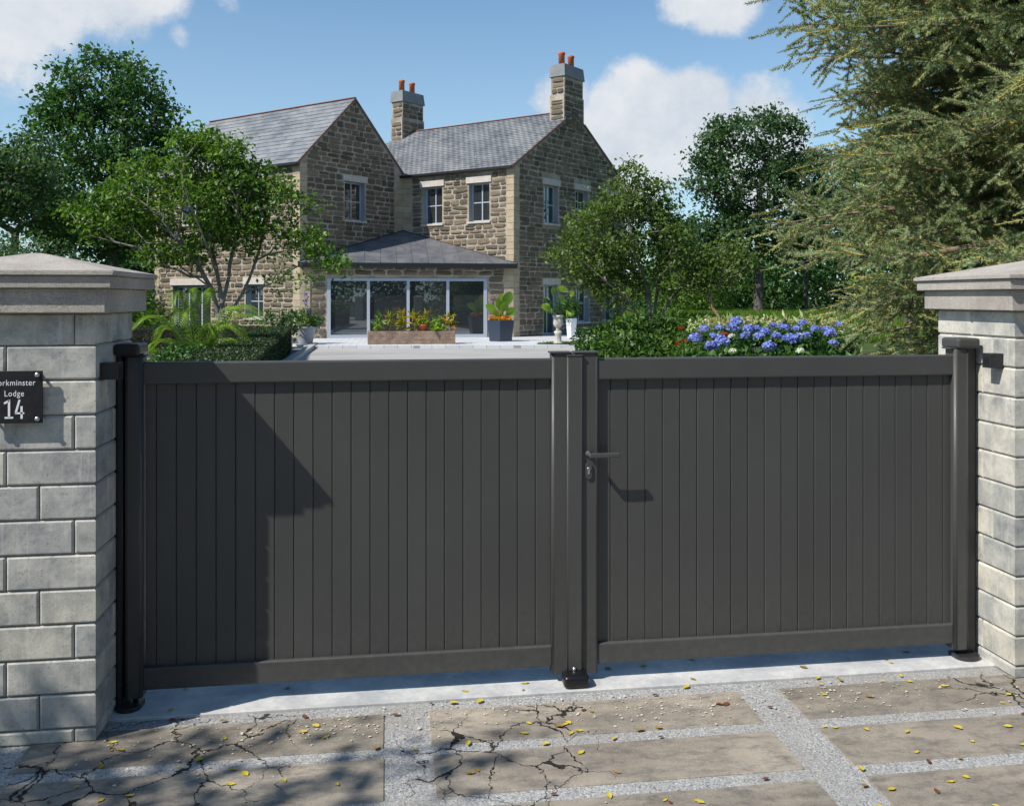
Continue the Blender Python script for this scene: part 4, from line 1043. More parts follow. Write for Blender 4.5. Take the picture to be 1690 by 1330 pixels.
# young tree before the right gable
d = 26; b = at(1078, d)
el = [E(b, d, 1045, 320, 48, 50), E(b, d, 1000, 400, 70, 65), E(b, d, 1090, 400, 60, 55), E(b, d, 960, 425, 45, 45), E(b, d, 1130, 450, 50, 45), E(b, d, 1010, 480, 50, 35), E(b, d, 1075, 350, 45, 50), E(b, d, 1190, 440, 55, 45)]
SD = [ST(b, d, (1078, 560, 0), (1070, 490, 0), (1045, 410, -.4), (1030, 310, -.5)), ST(b, d, (1078, 560, 0), (1108, 490, 0), (1160, 440, .5), (1225, 405, .8)), ST(b, d, (1075, 540, 0), (1090, 440, .5), (1098, 340, .6)), ST(b, d, (1078, 560, 0), (1040, 500, -.5), (1000, 465, -.8), (955, 425, -1)), ST(b, d, (1070, 500, 0), (1010, 400, .8), (985, 350, 1))]
treeD = grow_tree('multi_stem_tree', b, [(0, 0, .5), (-.05, 0, .9)], el, 280, M['leaf_olive'], M['bark'], 'olive green multi-stemmed tree in front of the shaded house gable', 17500, .10, .0065, .5, .19, group='young garden trees', step=.35, pen=.5, seedv=5, wob=.035, stems=SD)
# tall trees at the left
d = 50; b = at(185, d)
el = [E(b, d, 180, 140, 85, 45), E(b, d, 110, 190, 65, 40), E(b, d, 230, 200, 60, 50), E(b, d, 170, 230, 110, 50), E(b, d, 110, 300, 100, 55), E(b, d, 230, 300, 70, 70), E(b, d, 150, 380, 110, 45)]
treeB = grow_tree('broadleaf_tree', b, [(0, 0, 2.5), (.1, 0, 5), (0, 0, 9)], el, 380, M['leaf_dark'], M['barkdark'], 'tallest dark green tree rising behind the pillar with the sign', 21000, .24, .016, .52, .42, group='tall trees behind the garden', step=.7, pen=.3, seedv=3, rmin=.012)
d = 46; b = at(22, d)
el = [E(b, d, 40, 260, 45, 40), E(b, d, 0, 300, 60, 50), E(b, d, 60, 330, 60, 50), E(b, d, -60, 330, 60, 60)]
treeC = grow_tree('broadleaf_tree', b, [(0, 0, 2.5), (.1, 0, 5)], el, 220, M['leaf_blue'], M['barkdark'], 'shorter dark tree at the left edge of the picture', 9000, .2, .016, .52, .4, group='tall trees behind the garden', step=.7, pen=.3, seedv=4, rmin=.012)
# tall tree at the right
d = 60; b = at(1252, d); b[2] = .75
el = [E(b, d, 1245, 220, 75, 40), E(b, d, 1170, 300, 45, 40), E(b, d, 1340, 350, 50, 45), E(b, d, 1160, 400, 50, 40), E(b, d, 1185, 260, 45, 35), E(b, d, 1300, 260, 55, 38), E(b, d, 1245, 310, 85, 50), E(b, d, 1330, 290, 45, 40), E(b, d, 1185, 350, 50, 45), E(b, d, 1270, 380, 80, 40), E(b, d, 1210, 410, 50, 25)]
el = [(e[0], e[1], e[2]-.75, *e[3:]) for e in el]
treeE = grow_tree('broadleaf_tree', b, [(0, 0, 2.5), (.2, 0, 4.5), (0, 0, 8)], el, 340, M['leaf_blue'], M['barkdark'], 'tall full-crowned tree with a thick trunk on the meadow right of the house', 20000, .24, .022, .52, .42, group='tall trees behind the garden', step=.7, pen=.3, seedv=6, rmin=.012)
def copy_tree(src, loc, rz, sc, label, group=None, mat=None):
    r = src.copy(); C.objects.link(r); r.location = loc; r.rotation_euler = (0, 0, rz); r.scale = (sc, sc, sc); r['label'] = label
    if group: r['group'] = group
    for c in src.children:
        q = c.copy(); C.objects.link(q); q.parent = r
    return r
def cp(src, u, d, rz, sc, label, group='trees of the wood behind the garden', z=None):
    p = at(u, d); return copy_tree(src, (p[0], p[1], gz(p[0], p[1]) if z is None else z), rz, sc, label, group)
cp(treeC, 100, 62, 2.1, 1.0, 'dark tree between the two tallest trees on the left')
cp(treeE, 250, 66, 1.0, .72, 'dark tree standing half behind the left end of the house')
cp(treeC, -90, 40, 3.3, 1.0, 'dark tree just beyond the left edge of the view')
cp(treeE, 1420, 72, 2.0, .95, 'tree behind the spruce seen through its branches')
cp(treeC, 1500, 50, 1.0, 1.2, 'tree seen behind the middle of the spruce'); cp(treeB, 1620, 60, 4.0, .8, 'tree behind the spruce above the right pillar')
cp(treeC, 1330, 66, 5.0, .75, 'small-trunked tree on the meadow left of the spruce')
cp(treeC, 1130, 80, .5, .75, 'low tree far behind the olive green garden tree')
# bright low tree seen through the spruce
d = 34; b = at(1500, d)
el = [E(b, d, 1500, 200, 30, 35), E(b, d, 1500, 260, 50, 40), E(b, d, 1440, 480, 30, 25)]
grow_tree('broadleaf_tree', b, [(0, 0, 3), (0, 0, 6)], el, 60, M['leaf_lime'], M['bark'], 'bright lime green tree glimpsed through the spruce', 2600, .16, .015, .5, .3, group='trees of the wood behind the garden', step=.6, seedv=8)
# small shrub with pinkish stems
d = 50; b = at(1187, d); b[2] = gz(b[0], b[1])
el = [E(b, d, 1165, 465, 22, 14), E(b, d, 1205, 455, 25, 16), E(b, d, 1185, 440, 25, 14), E(b, d, 1150, 480, 20, 8)]
el = [(e[0], e[1], e[2]-b[2], *e[3:]) for e in el]
grow_tree('small_tree', b, [(0, 0, .4)], el, 45, M['leaf_olive'], M['barkred'], 'small tree with pinkish forked stems on the meadow', 1800, .16, .02, .5, .2, cat='tree', seedv=9, pen=.2)

# ------------------------------------------------------------ bushes and masses
def mass(name, blobs, m, size, n, label, cat, kind=None, aspect=.55, core=None, up=.35, shell=.82, group=None):
    """leafy volume: leaves on the outer shell of many lobes"""
    c0 = np.mean([bb[:2] for bb in blobs], axis=0); t = empty(name, (c0[0], c0[1], gz(c0[0], c0[1])), 0, label, cat, group); off = np.array([c0[0], c0[1], gz(c0[0], c0[1])])
    w = np.array([bb[3]*bb[4]+bb[3]*bb[5] for bb in blobs]); w /= w.sum(); Ps = []; Ns = []
    for bb, f in zip(blobs, w):
        k = int(n*f); d = rng.normal(size=(k, 3)); d /= np.linalg.norm(d, axis=1, keepdims=True); rr = shell+(1.06-shell)*rng.random((k, 1))
        P = np.array(bb[:3])+d*rr*np.array(bb[3:6]); Ps.append(P); Ns.append(d)
    P = np.concatenate(Ps)-off; Nn = np.concatenate(Ns); keep = P[:, 2] > .02; P = P[keep]; Nn = Nn[keep]
    foliage('foliage', P, m, t, size, N=Nn*1.5, aspect=aspect, up=up)
    sg = [((0, 0, 0), (random.gauss(0, .3)*abs(blobs[0][3]), random.gauss(0, .3)*abs(blobs[0][4]), blobs[0][2]-off[2]+.3*blobs[0][5]), .03, .012) for _ in range(8)]
    V, F = tube_np(sg, 5); npmesh('stems', V, F, M['barkdark'], t)
    return t
def blobs_in(u0, u1, d0, d1, ztop, n, rx, rz, zlo=.2, seed=0):
    r = random.Random(seed); o = []
    for i in range(n):
        u = r.uniform(u0, u1); d = r.uniform(d0, d1); p = at(u, d); zt = ztop(u) if callable(ztop) else ztop; k = r.uniform(.75, 1.25); R = rz*k
        z = r.uniform(zlo, max(zlo+.01, zt-R)); g = gz(p[0], p[1]); o.append((p[0], p[1], g+z, rx*k, rx*k, R))
    return o
# dark wood undergrowth, right and left
w1 = mass('undergrowth', blobs_in(1080, 1720, 68, 84, 5.6, 80, 2.8, 1.6, seed=1), M['leaf_dark'], .34, 36000, 'dark green undergrowth closing the far side of the meadow', 'bushes')
w1.children[0]['kind'] = 'stuff'
w2 = mass('undergrowth', blobs_in(-150, 262, 58, 70, 5.2, 46, 2.6, 1.7, seed=2), M['leaf_dark'], .28, 20000, 'dark undergrowth behind the pillar with the sign', 'bushes')
w3 = mass('light_shrub', blobs_in(1090, 1180, 60, 66, 3.0, 12, 1.4, .9, seed=3), M['leaf_fresh'], .2, 5000, 'light green shrub row on the meadow beside the house gable', 'bush')
w4 = mass('dark_bush', blobs_in(-40, 75, 34, 38, lambda u: 4.6, 24, 1.3, 1.0, seed=4), M['leaf_blue'], .13, 12000, 'very dark bush low at the left edge above the pillar coping', 'bush')
w5 = mass('light_shrub', blobs_in(100, 245, 40, 46, lambda u: 3.2, 20, 1.4, 1.0, seed=5), M['leaf_fresh'], .15, 9000, 'green shrub between the left pillar coping and the house corner', 'bush')
# laurel bush beside the drive
def dome(u):
    return 1.48-abs((u-1060)/130)**2*.45
lb = [(*at(u, d)[:2], z+.06, .56*k, .56*k, .36*k) for u, d, z, k in [(990, 22.5, .75, 1.1), (1030, 22, .98, 1.1), (1075, 22.3, 1.04, 1.15), (1115, 22.6, 1.02, 1.1), (1155, 23, .9, 1.1), (978, 22, .4, .8), (1015, 21, .55, 1.15), (1055, 20.8, .6, 1.2), (1100, 21, .6, 1.2), (1150, 21.5, .6, 1.2), (995, 20.6, .3, .95), (1075, 20.3, .35, 1.2), (1030, 20.4, .3, 1.2)]]
mass('laurel_bush', lb, M['leaf_gloss'], .125, 11000, 'dense glossy dark green bush beside the drive, left of the hydrangeas', 'bush', aspect=.42, shell=.7)
box_core = None
# hydrangeas
hb = [(*at(u, d)[:2], z, .5, .45, .36) for u, d, z in [(1155, 18.3, .85), (1195, 18, .95), (1240, 18.2, .98), (1285, 18, .95), (1330, 18.2, .98), (1370, 18.4, .88), (1175, 17, .55), (1225, 17, .6), (1275, 17, .6), (1325, 17.1, .6), (1370, 17.3, .5), (1150, 16.8, .3), (1200, 16.7, .3), (1260, 16.6, .3), (1320, 16.8, .3)]]
hy = mass('hydrangea_bush', hb, M['leaf_hyd'], .13, 6000, 'hydrangea bush full of blue and some white flower heads', 'flowering bush', aspect=.65, shell=.6)
hy0 = np.array(hy.location)
def head_mesh(m, seed):
    r = np.random.default_rng(seed); n = 260; d = r.normal(size=(n, 3)); d[:, 2] = np.abs(d[:, 2])*1.1-.25; d /= np.linalg.norm(d, axis=1, keepdims=True)
    P = d*np.array([1, 1, .72])*(.94+.1*r.random((n, 1))); global rng; rng = r
    V, F = leaves_np(P*.11, d*6, .042, aspect=.95, fold=.05, up=0)
    o = npmesh('flower_head', V, F, m, None); me = o.data; bpy.data.objects.remove(o); return me
hm_b = [head_mesh(M['hblue'], i) for i in range(4)]; hm_w = [head_mesh(M['hwhite'], i) for i in range(2)]
heads = [(1162, 541), (1215, 529), (1178, 552), (1208, 540), (1187, 539), (1148, 556), (1235, 541), (1250, 540), (1276, 535), (1263, 547), (1294, 538), (1325, 530), (1315, 541), (1345, 541), (1362, 541), (1385, 533), (1301, 558), (1312, 556), (1268, 569), (1190, 557), (1375, 564), (1253, 553), (1282, 552), (1230, 551), (1176, 569), (1370, 548), (1330, 551), (1192, 560)]
wheads = [(1207, 553), (1320, 552), (1209, 577), (1321, 577)]
for (lst, mm) in ((heads, hm_b), (wheads, hm_w)):
    for i, (u, v) in enumerate(lst):
        d = 17.6-(v-530)*.045; p = at(u, d); z = 1.85+(492-v)*d/1590; o = bpy.data.objects.new('flower_head', mm[i % len(mm)]); link(o, hy)
        o.location = (p[0]-hy0[0], p[1]-hy0[1], z-.03); k = random.uniform(.55, .92)*(1 if mm is hm_b else .7); o.scale = (k, k, k); o.rotation_euler = (random.uniform(-.3, .5), random.uniform(-.3, .3), random.uniform(0, 6))
        if mm is hm_w: o['label'] = 'white hydrangea flower head'
# pale flowering band behind
pb = [(*at(u, 21.5)[:2], 1.18, .5, .4, .24) for u in range(1170, 1400, 24)]+[(*at(u, 21)[:2], .7, .5, .4, .3) for u in range(1170, 1400, 24)]
pb_ = mass('pale_perennials', pb, M['pale'], .13, 5600, 'pale cream-green feathery perennials behind the hydrangeas', 'flowering plants', aspect=.3, shell=.6, up=-.1)
P = np.array([(*at(random.uniform(1165, 1385), 21.2)[:2], random.uniform(1.2, 1.4)) for _ in range(200)])-np.array(pb_.location); foliage('flowers', P, M['pink'], pb_, .06)
# red flowers on thin stems
rf = empty('red_flower_plant', (*at(1150, 17.2)[:2], 0), 0, 'thin-stemmed plant with small red flowers between laurel and hydrangeas', 'flowering plant')
rl = np.array(rf.location); sg = []; P = []
for (u, v) in ((1123, 543), (1151, 549), (1195, 551), (1171, 565), (1128, 562), (1200, 552), (1118, 566)):
    p = at(u, 17.); z = 1.85+(492-v)*17/1590; q = (p[0]-rl[0], p[1]-rl[1], z); sg.append(((q[0]*.4, 0, 0), q, .006, .004)); P += [np.array(q)+np.array((random.gauss(0, .022), random.gauss(0, .022), random.gauss(0, .014))) for _ in range(26)]
for i in range(26): x = random.uniform(-.5, .4); sg.append(((x*.5, 0, 0), (x, random.uniform(-.2, .2), random.uniform(.7, 1.25)), .005, .003))
V, F = tube_np(sg, 4); npmesh('stems', V, F, M['leaf_fresh'], rf); foliage('flowers', np.array(P), M['red'], rf, .03, aspect=.9)
foliage('foliage', np.array([(random.uniform(-.6, .5), random.uniform(-.2, .2), random.uniform(.3, 1.1)) for _ in range(420)]), M['leaf_fresh'], rf, .09, aspect=.2, droop=-.5)

# hedges (clipped box): leaves over the faces of a real block
def hedge(name, quad, z1, n, label):
    q = [np.array(p, float) for p in quad]; c = sum(q)/4; t = empty(name, (c[0], c[1], 0), 0, label, 'hedge', 'clipped hedges')
    ins = [c+(p-c)*(1-.06/np.linalg.norm(p-c)) for p in q]
    V = [(p[0]-c[0], p[1]-c[1], 0) for p in ins]+[(p[0]-c[0], p[1]-c[1], z1-.05) for p in ins]
    meshobj('inner_growth', V, [(0, 1, 5, 4), (1, 2, 6, 5), (2, 3, 7, 6), (3, 0, 4, 7), (4, 5, 6, 7)], M['soil'], t)
    P = []; Nn = []
    L = [np.linalg.norm(q[(i+1) % 4]-q[i])*z1 for i in range(4)]; top = np.linalg.norm(q[1]-q[0])*np.linalg.norm(q[2]-q[1]); tot = sum(L)+top*1.4
    for i in range(4):
        k = int(n*L[i]/tot); f = rng.random((k, 1)); p = q[i]+(q[(i+1) % 4]-q[i])*f; e = q[(i+1) % 4]-q[i]; nn = np.array([e[1], -e[0]])/np.linalg.norm(e)
        P.append(np.concatenate([p-c, rng.random((k, 1))*z1], 1)); Nn.append(np.tile(np.array([*nn, .2]), (k, 1)))
    k = int(n*top*1.4/tot); a = rng.random((k, 1)); b = rng.random((k, 1)); p = (q[0]*(1-a)+q[1]*a)*(1-b)+(q[3]*(1-a)+q[2]*a)*b
    P.append(np.concatenate([p-c, z1+rng.normal(size=(k, 1))*.012], 1)); Nn.append(np.tile(np.array([0, 0, 1.]), (k, 1)))
    P = np.concatenate(P); Nn = np.concatenate(Nn); P += rng.normal(size=P.shape)*.011
    foliage('foliage', P, M['leaf_hedge'], t, .036, N=Nn*1.4, aspect=.7, up=0); return t
hedge('box_hedge', [(-3.37, 15), (-2.2, 15), (-3.5, 35), (-4.45, 35)], .82, 105000, 'clipped box hedge running along the drive towards the house')
hedge('box_hedge', [(-16, 33.8), (-4.5, 33.8), (-4.5, 34.9), (-16, 34.9)], .84, 40000, 'clipped box hedge running across behind the young tree and palm')
# shrub under palm and ivy-like shrub by the pot
mass('leafy_shrub', [(*at(u, d)[:2], z, .42, .4, .34) for u, d, z in [(285, 18.8, .62), (310, 18.8, .66), (330, 19.2, .55), (265, 18.4, .4), (295, 18.2, .4)]], M['leaf_hyd'], .085, 3000, 'small leafy shrub at the foot of the feathery palm', 'shrub', shell=.6)
mass('ivy_shrub', [(*at(u, d)[:2], z, .5, .4, .35) for u, d, z in [(450, 35.4, 1.2), (470, 35.6, 1.05), (485, 36, 1.15), (460, 35.4, .7), (480, 36, .6)]], M['leaf_dark'], .15, 420, 'loose dark-leaved shrub between the hedge end and the ribbed pot', 'shrub', shell=.3)
# feathery palm
def palm(base, label):
    t = empty('feathery_palm', base, 0, label, 'palm')
    fr = [(-1.75, .9, 1.55), (-1.2, 1.75, 1.0), (-.45, 2.3, .6), (.25, 2.35, .5), (.95, 1.95, .9), (1.55, 1.8, 1.1), (1.1, 1.5, 1.0), (-1.5, .5, 1.2), (-.9, 1.5, 1.4), (.8, 1.1, .9), (-.25, 1.9, .9), (.55, 1.5, .9), (1.45, 2.0, .9), (-1.0, 1.1, .8)]
    for (dx, h, cur) in fr:
        h *= .84
        dy = random.uniform(-.9, .9)*(.8); V = []; F = []; N = 36; pts = []
        for i in range(N+1):
            f = i/N; pts.append(Vector((dx*f**1.15, dy*f**1.15, .15+h*math.sin(min(1.0, f*.62+.02)*PI)*.95*(1 if f < .8 else 1)-cur*.25*f**3)))
        sv, sf = tube_np([(pts[i], pts[i+1], .012*(1-i/N*.7), .012*(1-(i+1)/N*.7)) for i in range(N)], 4)
        V = [tuple(v) for v in sv]; F = [tuple(f) for f in sf]
        for i in range(5, N):
            f = i/N; d = (pts[i+1]-pts[i]).normalized(); s = d.cross(Vector((0, 0, 1))).normalized(); L = .46*math.sin(PI*min(1, .12+f*.86))**.6
            for sg_ in (-1, 1):
                for k2 in (0,):
                    p0 = pts[i]+(pts[i+1]-pts[i])*k2; dd = (d*.65+s*sg_*.8+Vector((0, 0, .25))).normalized(); p1 = p0+dd*L*.5; p2 = p0+dd*L-Vector((0, 0, L*.38)); q = d*.015; b = len(V)
                    V += [tuple(p0), tuple(p1+q), tuple(p1-q), tuple(p2)]; F += [(b, b+1, b+2), (b+1, b+3, b+2)]
        meshobj('frond', V, F, M['leaf_lime'], t)
    return t
p = at(325, 20); palm((p[0], p[1], 0), 'feathery lime green palm in the bed before the young tree')
# meadow grass
def grass(name, n, u0, u1, d0, d1, h, label, m='grass', w=.02):
    d = d0+(d1-d0)*rng.random(n); u = u0+(u1-u0)*rng.random(n); P = np.array([at(a, b) for a, b in zip(u, d)]); P[:, 2] = [gz(x, y)-.03 for x, y, _ in P]
    H = h*(.6+.7*rng.random((n, 1))); dr = rng.normal(size=(n, 3))*.35; dr[:, 2] = 1; sd = rng.normal(size=(n, 3)); sd[:, 2] = 0; sd /= np.linalg.norm(sd, axis=1, keepdims=True)
    V = np.stack([P-sd*w, P+sd*w, P+dr*H], 1).reshape(-1, 3); F = np.arange(3*n).reshape(-1, 3); o = npmesh(name, V, F, M[m], None); return tag(o, label, 'grass', kind='stuff')
grass('meadow_grass', 60000, 1010, 1560, 40, 66, .34, 'bright meadow grass on the rise right of the house', w=.03)
grass('lawn_grass', 22000, -60, 300, 36, 56, .22, 'rough lawn left of the house behind the hedge', w=.03)

# ------------------------------------------------------------ big spruce at the right
def spruce():
    global rng
    rng = np.random.default_rng(42); R = random.Random(42)
    b = at(1850, 10.4); t = empty('spruce_tree', b, 0, 'big olive green spruce with golden twigs overhanging the right pillar', 'tree')
    sg = [((0, 0, 0), (0, 0, 4), .22, .15), ((0, 0, 4), (0, 0, 9), .15, .03)]
    V, F = tube_np(sg, 12); npmesh('trunk', V, F, M['barkdark'], t, True)
    # needle-clad twig templates along +x
    def twig(L, n, seed):
        r = np.random.default_rng(seed); x = (np.arange(n)+r.random(n))/n*L; a = np.where(r.random(n) < .5, 0, PI)+r.normal(size=n)*.45
        rad = np.stack([np.zeros(n), np.cos(a), np.sin(a)], 1); d = rad*.9+np.array([[.55, 0, 0]])+r.normal(size=(n, 3))*.1; d /= np.linalg.norm(d, axis=1, keepdims=True)
        ln = (.046+.014*r.random((n, 1)))*(1-.4*(x/L)[:, None]); p = np.stack([x, np.zeros(n), np.zeros(n)], 1); w = np.cross(d, r.normal(size=(n, 3))); w /= np.linalg.norm(w, axis=1, keepdims=True)
        return np.stack([p-w*.0054, p+w*.0054, p+d*ln], 1)     # n,3,3
    tw = [twig(.30, 96, i) for i in range(5)]
    NV = []; stems = []; golds = []; plain = []; wood = []; nt = 0
    def put(p, d, sc):
        nonlocal nt
        T = tw[R.randrange(5)]; d = d/np.linalg.norm(d); up = rng.normal(size=3); y = np.cross(up, d); y /= np.linalg.norm(y); z = np.cross(d, y)
        Mx = np.stack([d*sc[0], y*sc[1], z*sc[1]], 0); NV.append((T.reshape(-1, 3) @ Mx)+p); nt += 1
        (golds if R.random() < .42 else plain).append((p, p+d*.33*sc[0], .0055, .0032))
    def branchlet(p, d, L):
        # flat spray with alternate twigs
        n = max(2, int(L/.10)); d = d/np.linalg.norm(d); side = np.cross(d, [0, 0, 1.]); side /= np.linalg.norm(side)+1e-9; q = p.copy(); prev = p.copy()
        for i in range(n):
            f = i/n; dd = d+np.array([0, 0, -.30*f+.12*f*f]); nxt = prev+dd/np.linalg.norm(dd)*(L/n); stems.append((prev, nxt, .0045*(1-f*.6), .0045*(1-(f+1/n)*.6)))
            s = 1 if i % 2 else -1
            if i > 0:
                tl = (.95-.5*f)*R.uniform(.8, 1.25); td = dd*.6+side*s*R.uniform(.5, .95)+np.array([0, 0, R.uniform(-.75, .7)]); put(prev, td, (tl, 1))
            if i % 3 == 0: put(prev, dd+rng.normal(size=3)*.08, (1.0, .85))
            prev = nxt
        put(prev, d+np.array([0, 0, -.15]), (1, .95))
    camz = np.array([0, 0, 1.85])
    def reach(z):     # how far the boughs reach at height z
        for (za, ra), (zb, rb) in zip(RE[:-1], RE[1:]):
            if za <= z <= zb: return ra+(rb-ra)*(z-za)/(zb-za)
        return 2.
    RE = [(0, 2.2), (.8, 2.4), (1.3, 2.6), (1.9, 3.35), (2.6, 3.55), (3.1, 3.2), (3.5, 2.85), (4.0, 3.0), (4.5, 3.25), (5.2, 3.2), (6.5, 2.7), (9, .3)]
    z = .35
    while z < 6.9:
        for j in range(6):
            # azimuth measured from the direction left of the picture
            a = R.uniform(-1.3, 1.1) if z < 5.6 else R.uniform(-1.2, 1.2)
            base = PI+.0+a; dirh = np.array([math.cos(base-.15), math.sin(base-.15), 0]); L = reach(z)*R.uniform(.72, 1.04)/max(.80, math.cos(a*.35)); z0 = z+R.uniform(-.15, .3)
            rise = R.uniform(-.1, .55); N = int(L/.13); prev = np.array([0, 0, z0+.25]); wb = np.array([R.gauss(0, .05), R.gauss(0, .05), 0])
            for i in range(1, N+1):
                f = i/N; p = np.array([0, 0, z0+.25])+dirh*L*f+np.array([0, 0, rise*L*.5*f-1.0*rise*L*.6*f*f*1.1-.18*L*.5*math.sin(PI*f)*.5])+wb*math.sin(3*f)*L
                rr = .032*(1-f)**.8+.006; wood.append((prev, p, .032*(1-(i-1)/N)**.8+.006, rr)); d = p-prev; side = np.cross(d, [0, 0, 1.]); side /= np.linalg.norm(side)
                if f > .24:
                    for s in (-1, 1):
                        if R.random() < .66:
                            bl = (.95-.5*f)*R.uniform(.5, 1.2); bd = d/np.linalg.norm(d)*R.uniform(.35, .9)+side*s*R.uniform(.5, 1.0)+np.array([0, 0, R.uniform(-.7, .7)]); branchlet(prev.copy(), bd, bl)
                prev = p
            branchlet(prev, dirh+np.array([0, 0, -.05]), .35)
        z += .30
    lim = ST(b, 10.4, (1850, 372, 0), (1760, 386, -.5), (1690, 400, -.9), (1620, 405, -1.2), (1560, 416, -1.4), (1490, 428, -1.5), (1420, 424, -1.6))
    for i in range(len(lim)-1):
        p0, p1 = np.array(lim[i]), np.array(lim[i+1]); r0_ = .06*(1-i/7)+.008; wood.append((p0, p1, r0_, .06*(1-(i+1)/7)+.008)); dq = p1-p0
        for f in (.2, .5, .8):
            if i > 1:
                for s in (-1, 1): branchlet(p0+dq*f, dq/np.linalg.norm(dq)*.7+np.array([R.uniform(-.3, .3), s*.7, R.uniform(-.4, .5)]), R.uniform(.3, .6))
    V = np.concatenate(NV); F = np.arange(len(V)).reshape(-1, 3); o = npmesh('needles', V, F, M['needle'], t); o['kind'] = 'stuff'
    V, F = tube_np(wood, 7); npmesh('boughs', V, F, M['barkspruce'], t, True)
    V, F = tube_np(golds, 3); o = npmesh('twigs', V, F, M['twig'], t); o['kind'] = 'stuff'; o['label'] = 'golden twigs'
    V, F = tube_np(stems+plain, 3); o = npmesh('twigs', V, F, M['barkspruce'], t); o['kind'] = 'stuff'
    print('SPRUCE twigs', nt, 'needles', len(NV)*72)
spruce()

# ------------------------------------------------------------ trees round the viewer (they shade the paving, show in the glass and hold back sky light)
copy_tree(treeB, (-16, -16, 0), 1.0, 1.0, 'broad tree across the street behind the viewer, opposite the pillar with the sign', 'street trees behind the viewer')
copy_tree(treeE, (-6.5, -19, 0), 2.0, 1.0, 'slender tree across the street behind the viewer', 'street trees behind the viewer')
copy_tree(treeB, (4, -17, 0), 4.2, .95, 'broad tree directly behind the viewer across the street', 'street trees behind the viewer')
copy_tree(treeC, (14, -16, 0), 3.0, 1.0, 'dark low tree behind the viewer to the right', 'street trees behind the viewer')
copy_tree(treeB, (24, -14, 0), 5.0, 1.0, 'broad tree behind the viewer far to the right', 'street trees behind the viewer')
def blw(cx, cy, n, L, seed):
    r = random.Random(seed); return [(cx+(i/(n-1)*2-1)*L+r.uniform(-1, 1), cy+r.uniform(-1.2, 1.2), zz, 2.6, 1.8, 1.7) for i in range(n) for zz in (.8, 2.8, 5.0, 7.2)]
mass('sky_screen_hedgerow', blw(0, -13.5, 15, 27, 5), M['leaf_dark'], .34, 42000, 'dark hedgerow across the street behind the viewer, raised tall to hold back sky light', 'hedgerow', shell=.5)  # out of view; built this tall and dense to cut the sky fill
# overhanging street tree on the left, out of view: dapples the paving and the pillar foot
d = 0; b = np.array((-8.6, .4, 0.))
def SH(x, y, z, k, r):   # a clump that stands k sun-steps away from the spot it shades
    return (x-2.07*k-b[0], y-1.0*k-b[1], z+2.54*k, r, r, r*.6)
el = [SH(-1.15, 3.75, 0, 2.3, .42), SH(-1.55, 4.247, .12, 2.2, .30), SH(.1, 3.95, 0, 2.35, .17), SH(-.8, 3.35, 0, 2.5, .35), SH(-.2, 3.45, 0, 2.4, .25), SH(-2.2, 3.6, 0, 2.3, .7), SH(-2.8, 2.8, 0, 2.5, .9), SH(-3.2, 3.6, 0, 2.1, .8)]
grow_tree('street_tree', b, [(0, 0, 2.4), (.4, .2, 4.2)], el, 150, M['leaf_fresh'], M['bark'], 'leafy street tree left of the viewer casting dappled shade on the paving', 3600, .11, .010, .5, .15, seedv=21, pen=.3, shell=.2)

# ------------------------------------------------------------ fallen leaves
def fleaf(seed, m):
    r = random.Random(seed); V = []; F = []; L = .046; W = .020+.011*r.random(); N = 7; curl = r.uniform(.2, .6)
    for i in range(N+1):
        f = i/N; w = W*math.sin(PI*(f*.94+.03))**.8/1.0; z = .0015+curl*L*(f-.5)**2*.5; e = r.uniform(.1, .25)*w
        V += [((f-.5)*L, -w/2-0, z+e), ((f-.5)*L, 0, z), ((f-.5)*L, w/2, z+e)]
    for i in range(N):
        for j in (0, 1): a = i*3+j; F.append((a, a+1, a+4, a+3))
    b = len(V); V += [(.5*L, -.0006, .006), (.5*L, .0006, .006), (.72*L, 0, .010)]; F.append((b, b+1, b+2))
    me = bpy.data.meshes.new('fallen_leaf'); me.from_pydata(V, [], F); me.materials.append(m)
    for p in me.polygons: p.use_smooth = True
    return me
kinds = [('yellow', [fleaf(i, M['yleaf']) for i in range(4)], .55), ('brown', [fleaf(i+9, M['bleaf']) for i in range(3)], .2), ('ochre', [fleaf(i+19, M['oleaf']) for i in range(3)], .25)]
R = random.Random(77)
spots = [(R.uniform(-1.5, 3.2), R.uniform(3.15, 4.42), 0) for _ in range(125)]+[(R.uniform(-1.05, 2.85), R.uniform(4.46, 4.9), 1) for _ in range(24)]
for (x, y, on) in spots:
    q = R.random(); kk = kinds[0] if q < .55 else (kinds[1] if q < .75 else kinds[2])
    if on and q > .5: kk = kinds[2]
    o = bpy.data.objects.new('fallen_leaf', kk[1][R.randrange(len(kk[1]))]); C.objects.link(o)
    o.location = (x, y, .0145 if on else .0065); o.rotation_euler = (R.uniform(-.1, .1), R.uniform(-.1, .1), R.uniform(0, 6.28)); s = R.uniform(.5, .92); o.scale = (s, s, s)
    tag(o, f"small {kk[0]} fallen leaf lying on the {'pale threshold strip' if on else 'cracked paving'}", 'leaf', f"{kk[0]} fallen leaves on the {'threshold' if on else 'paving'}")
V = []; F = []
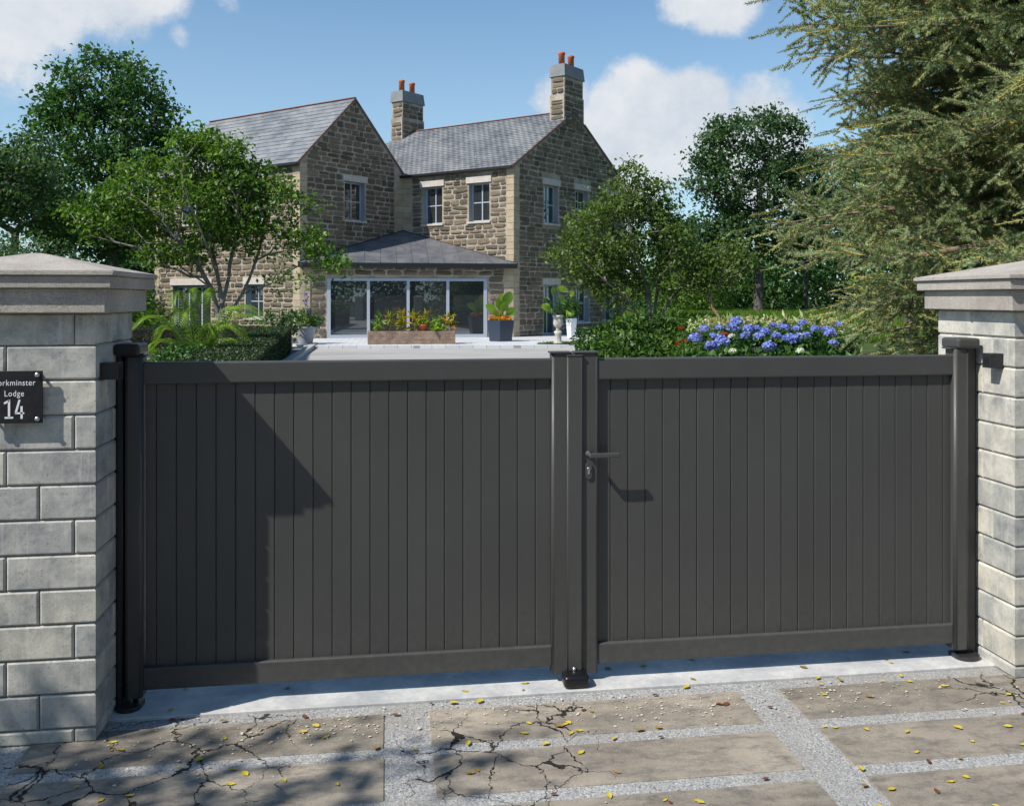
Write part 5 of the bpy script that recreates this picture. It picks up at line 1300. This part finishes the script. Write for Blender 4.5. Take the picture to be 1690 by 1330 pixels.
for (cx, cy, sx, sy, n) in ((-.55, 4.2, .35, .07, 130), (-.15, 4.22, .25, .09, 60), (.45, 4.33, .3, .06, 60), (1.25, 4.2, .3, .09, 150), (2.2, 4.2, .35, .1, 110), (.6, 3.4, .15, .1, 20), (-.9, 3.95, .3, .2, 40), (2.9, 4.0, .2, .2, 30)):
    for _ in range(n):
        x = R.gauss(cx, sx); y = min(4.42, R.gauss(cy, sy)); s = R.uniform(.0025, .0075); a = R.uniform(0, 6.28); b = len(V)
        for i in range(5): t_ = a+2*PI*i/5; V.append((x+s*math.cos(t_)*R.uniform(.6, 1.3), y+s*math.sin(t_)*R.uniform(.6, 1.3), .0085+R.uniform(0, .003)))
        F.append(tuple(range(b, b+5)))
o = meshobj('petal_litter', V, F, M['debris']); tag(o, 'scattered cream petals and flakes on the paving', 'petals', kind='stuff')

# ------------------------------------------------------------ sky (world)
W = bpy.data.worlds.new('World'); SC.world = W; W.use_nodes = True
k = NT(W.node_tree); bg = W.node_tree.nodes['Background']
sky = k.new('ShaderNodeTexSky', sky_type='NISHITA'); sky.sun_disc = False
sky.sun_elevation = math.radians(47.8); sky.sun_rotation = math.radians(244.2); sky.altitude = 50; sky.air_density = 1.0; sky.dust_density = .3; sky.ozone_density = 2.5
tc = k.new('ShaderNodeTexCoord').outputs['Generated']
n1, nc = k.noise(tc, 3.0, 9, .58); n2, _ = k.noise(k.vmath('ADD', tc, (3.1, 1.7, .4)), 11., 10, .66); 
tot = None
for (u, v, r, h) in ((1060, 225, .105, 1.0), (930, 165, .06, .75), (1150, 180, .07, .95), (1230, 240, .10, .9), (990, 290, .12, .9), (1190, -5, .075, .8), (1120, 15, .05, .65), (40, -30, .085, .85), (220, -15, .085, .75), (290, 55, .03, .6), (150, 15, .05, .5), (430, 78, .02, .5), (380, 0, .05, .55), (-120, -60, .14, .9), (930, 78, .012, .4), (1400, -150, .15, .7), (60, 470, .2, .4)):
    dv = pdir(u, v); ds = k.vmath('DISTANCE', k.vmath('NORMALIZE', tc), tuple(dv)); e = k.mapr(ds, 0, r*1.5, h, 0, True); tot = e if tot is None else k.math('MAXIMUM', tot, e)
sepz = k.new('ShaderNodeSeparateXYZ'); k.put(sepz.inputs[0], tc)
far, _ = k.noise(tc, 1.6, 4, .5)       # scattered clouds all round the sky
behind = k.math('MULTIPLY', k.mapr(far, .55, .72), k.mapr(k.vmath('DOT_PRODUCT', tc, tuple(pdir(885, 300))), .55, .8, .8, 0))
tot = k.math('MAXIMUM', tot, behind)
dens = k.math('ADD', k.math('MULTIPLY', tot, .62), k.math('ADD', k.math('MULTIPLY', k.math('SUBTRACT', n1, .5), .55), k.math('MULTIPLY', k.math('SUBTRACT', n2, .5), .42)))
cf = k.mapr(dens, .30, .43, 0, 1, True)
shade = k.mapr(n2, .35, .65, 0, 1)
lit = k.mix(shade, (6.0, 6.5, 7.2), (8.0, 8.1, 8.25))
hz = k.mapr(sepz.outputs[2], 0, .36, .5, 0)
skt = k.mix(1., sky.outputs[0], (1.0, 1.26, 1.34), 'MULTIPLY')
skc = k.mix(hz, skt, (5.8, 7.1, 7.9))
out = k.mix(k.math('MULTIPLY', cf, .92), skc, lit)
k.put(bg.inputs[0], out); bg.inputs[1].default_value = .095
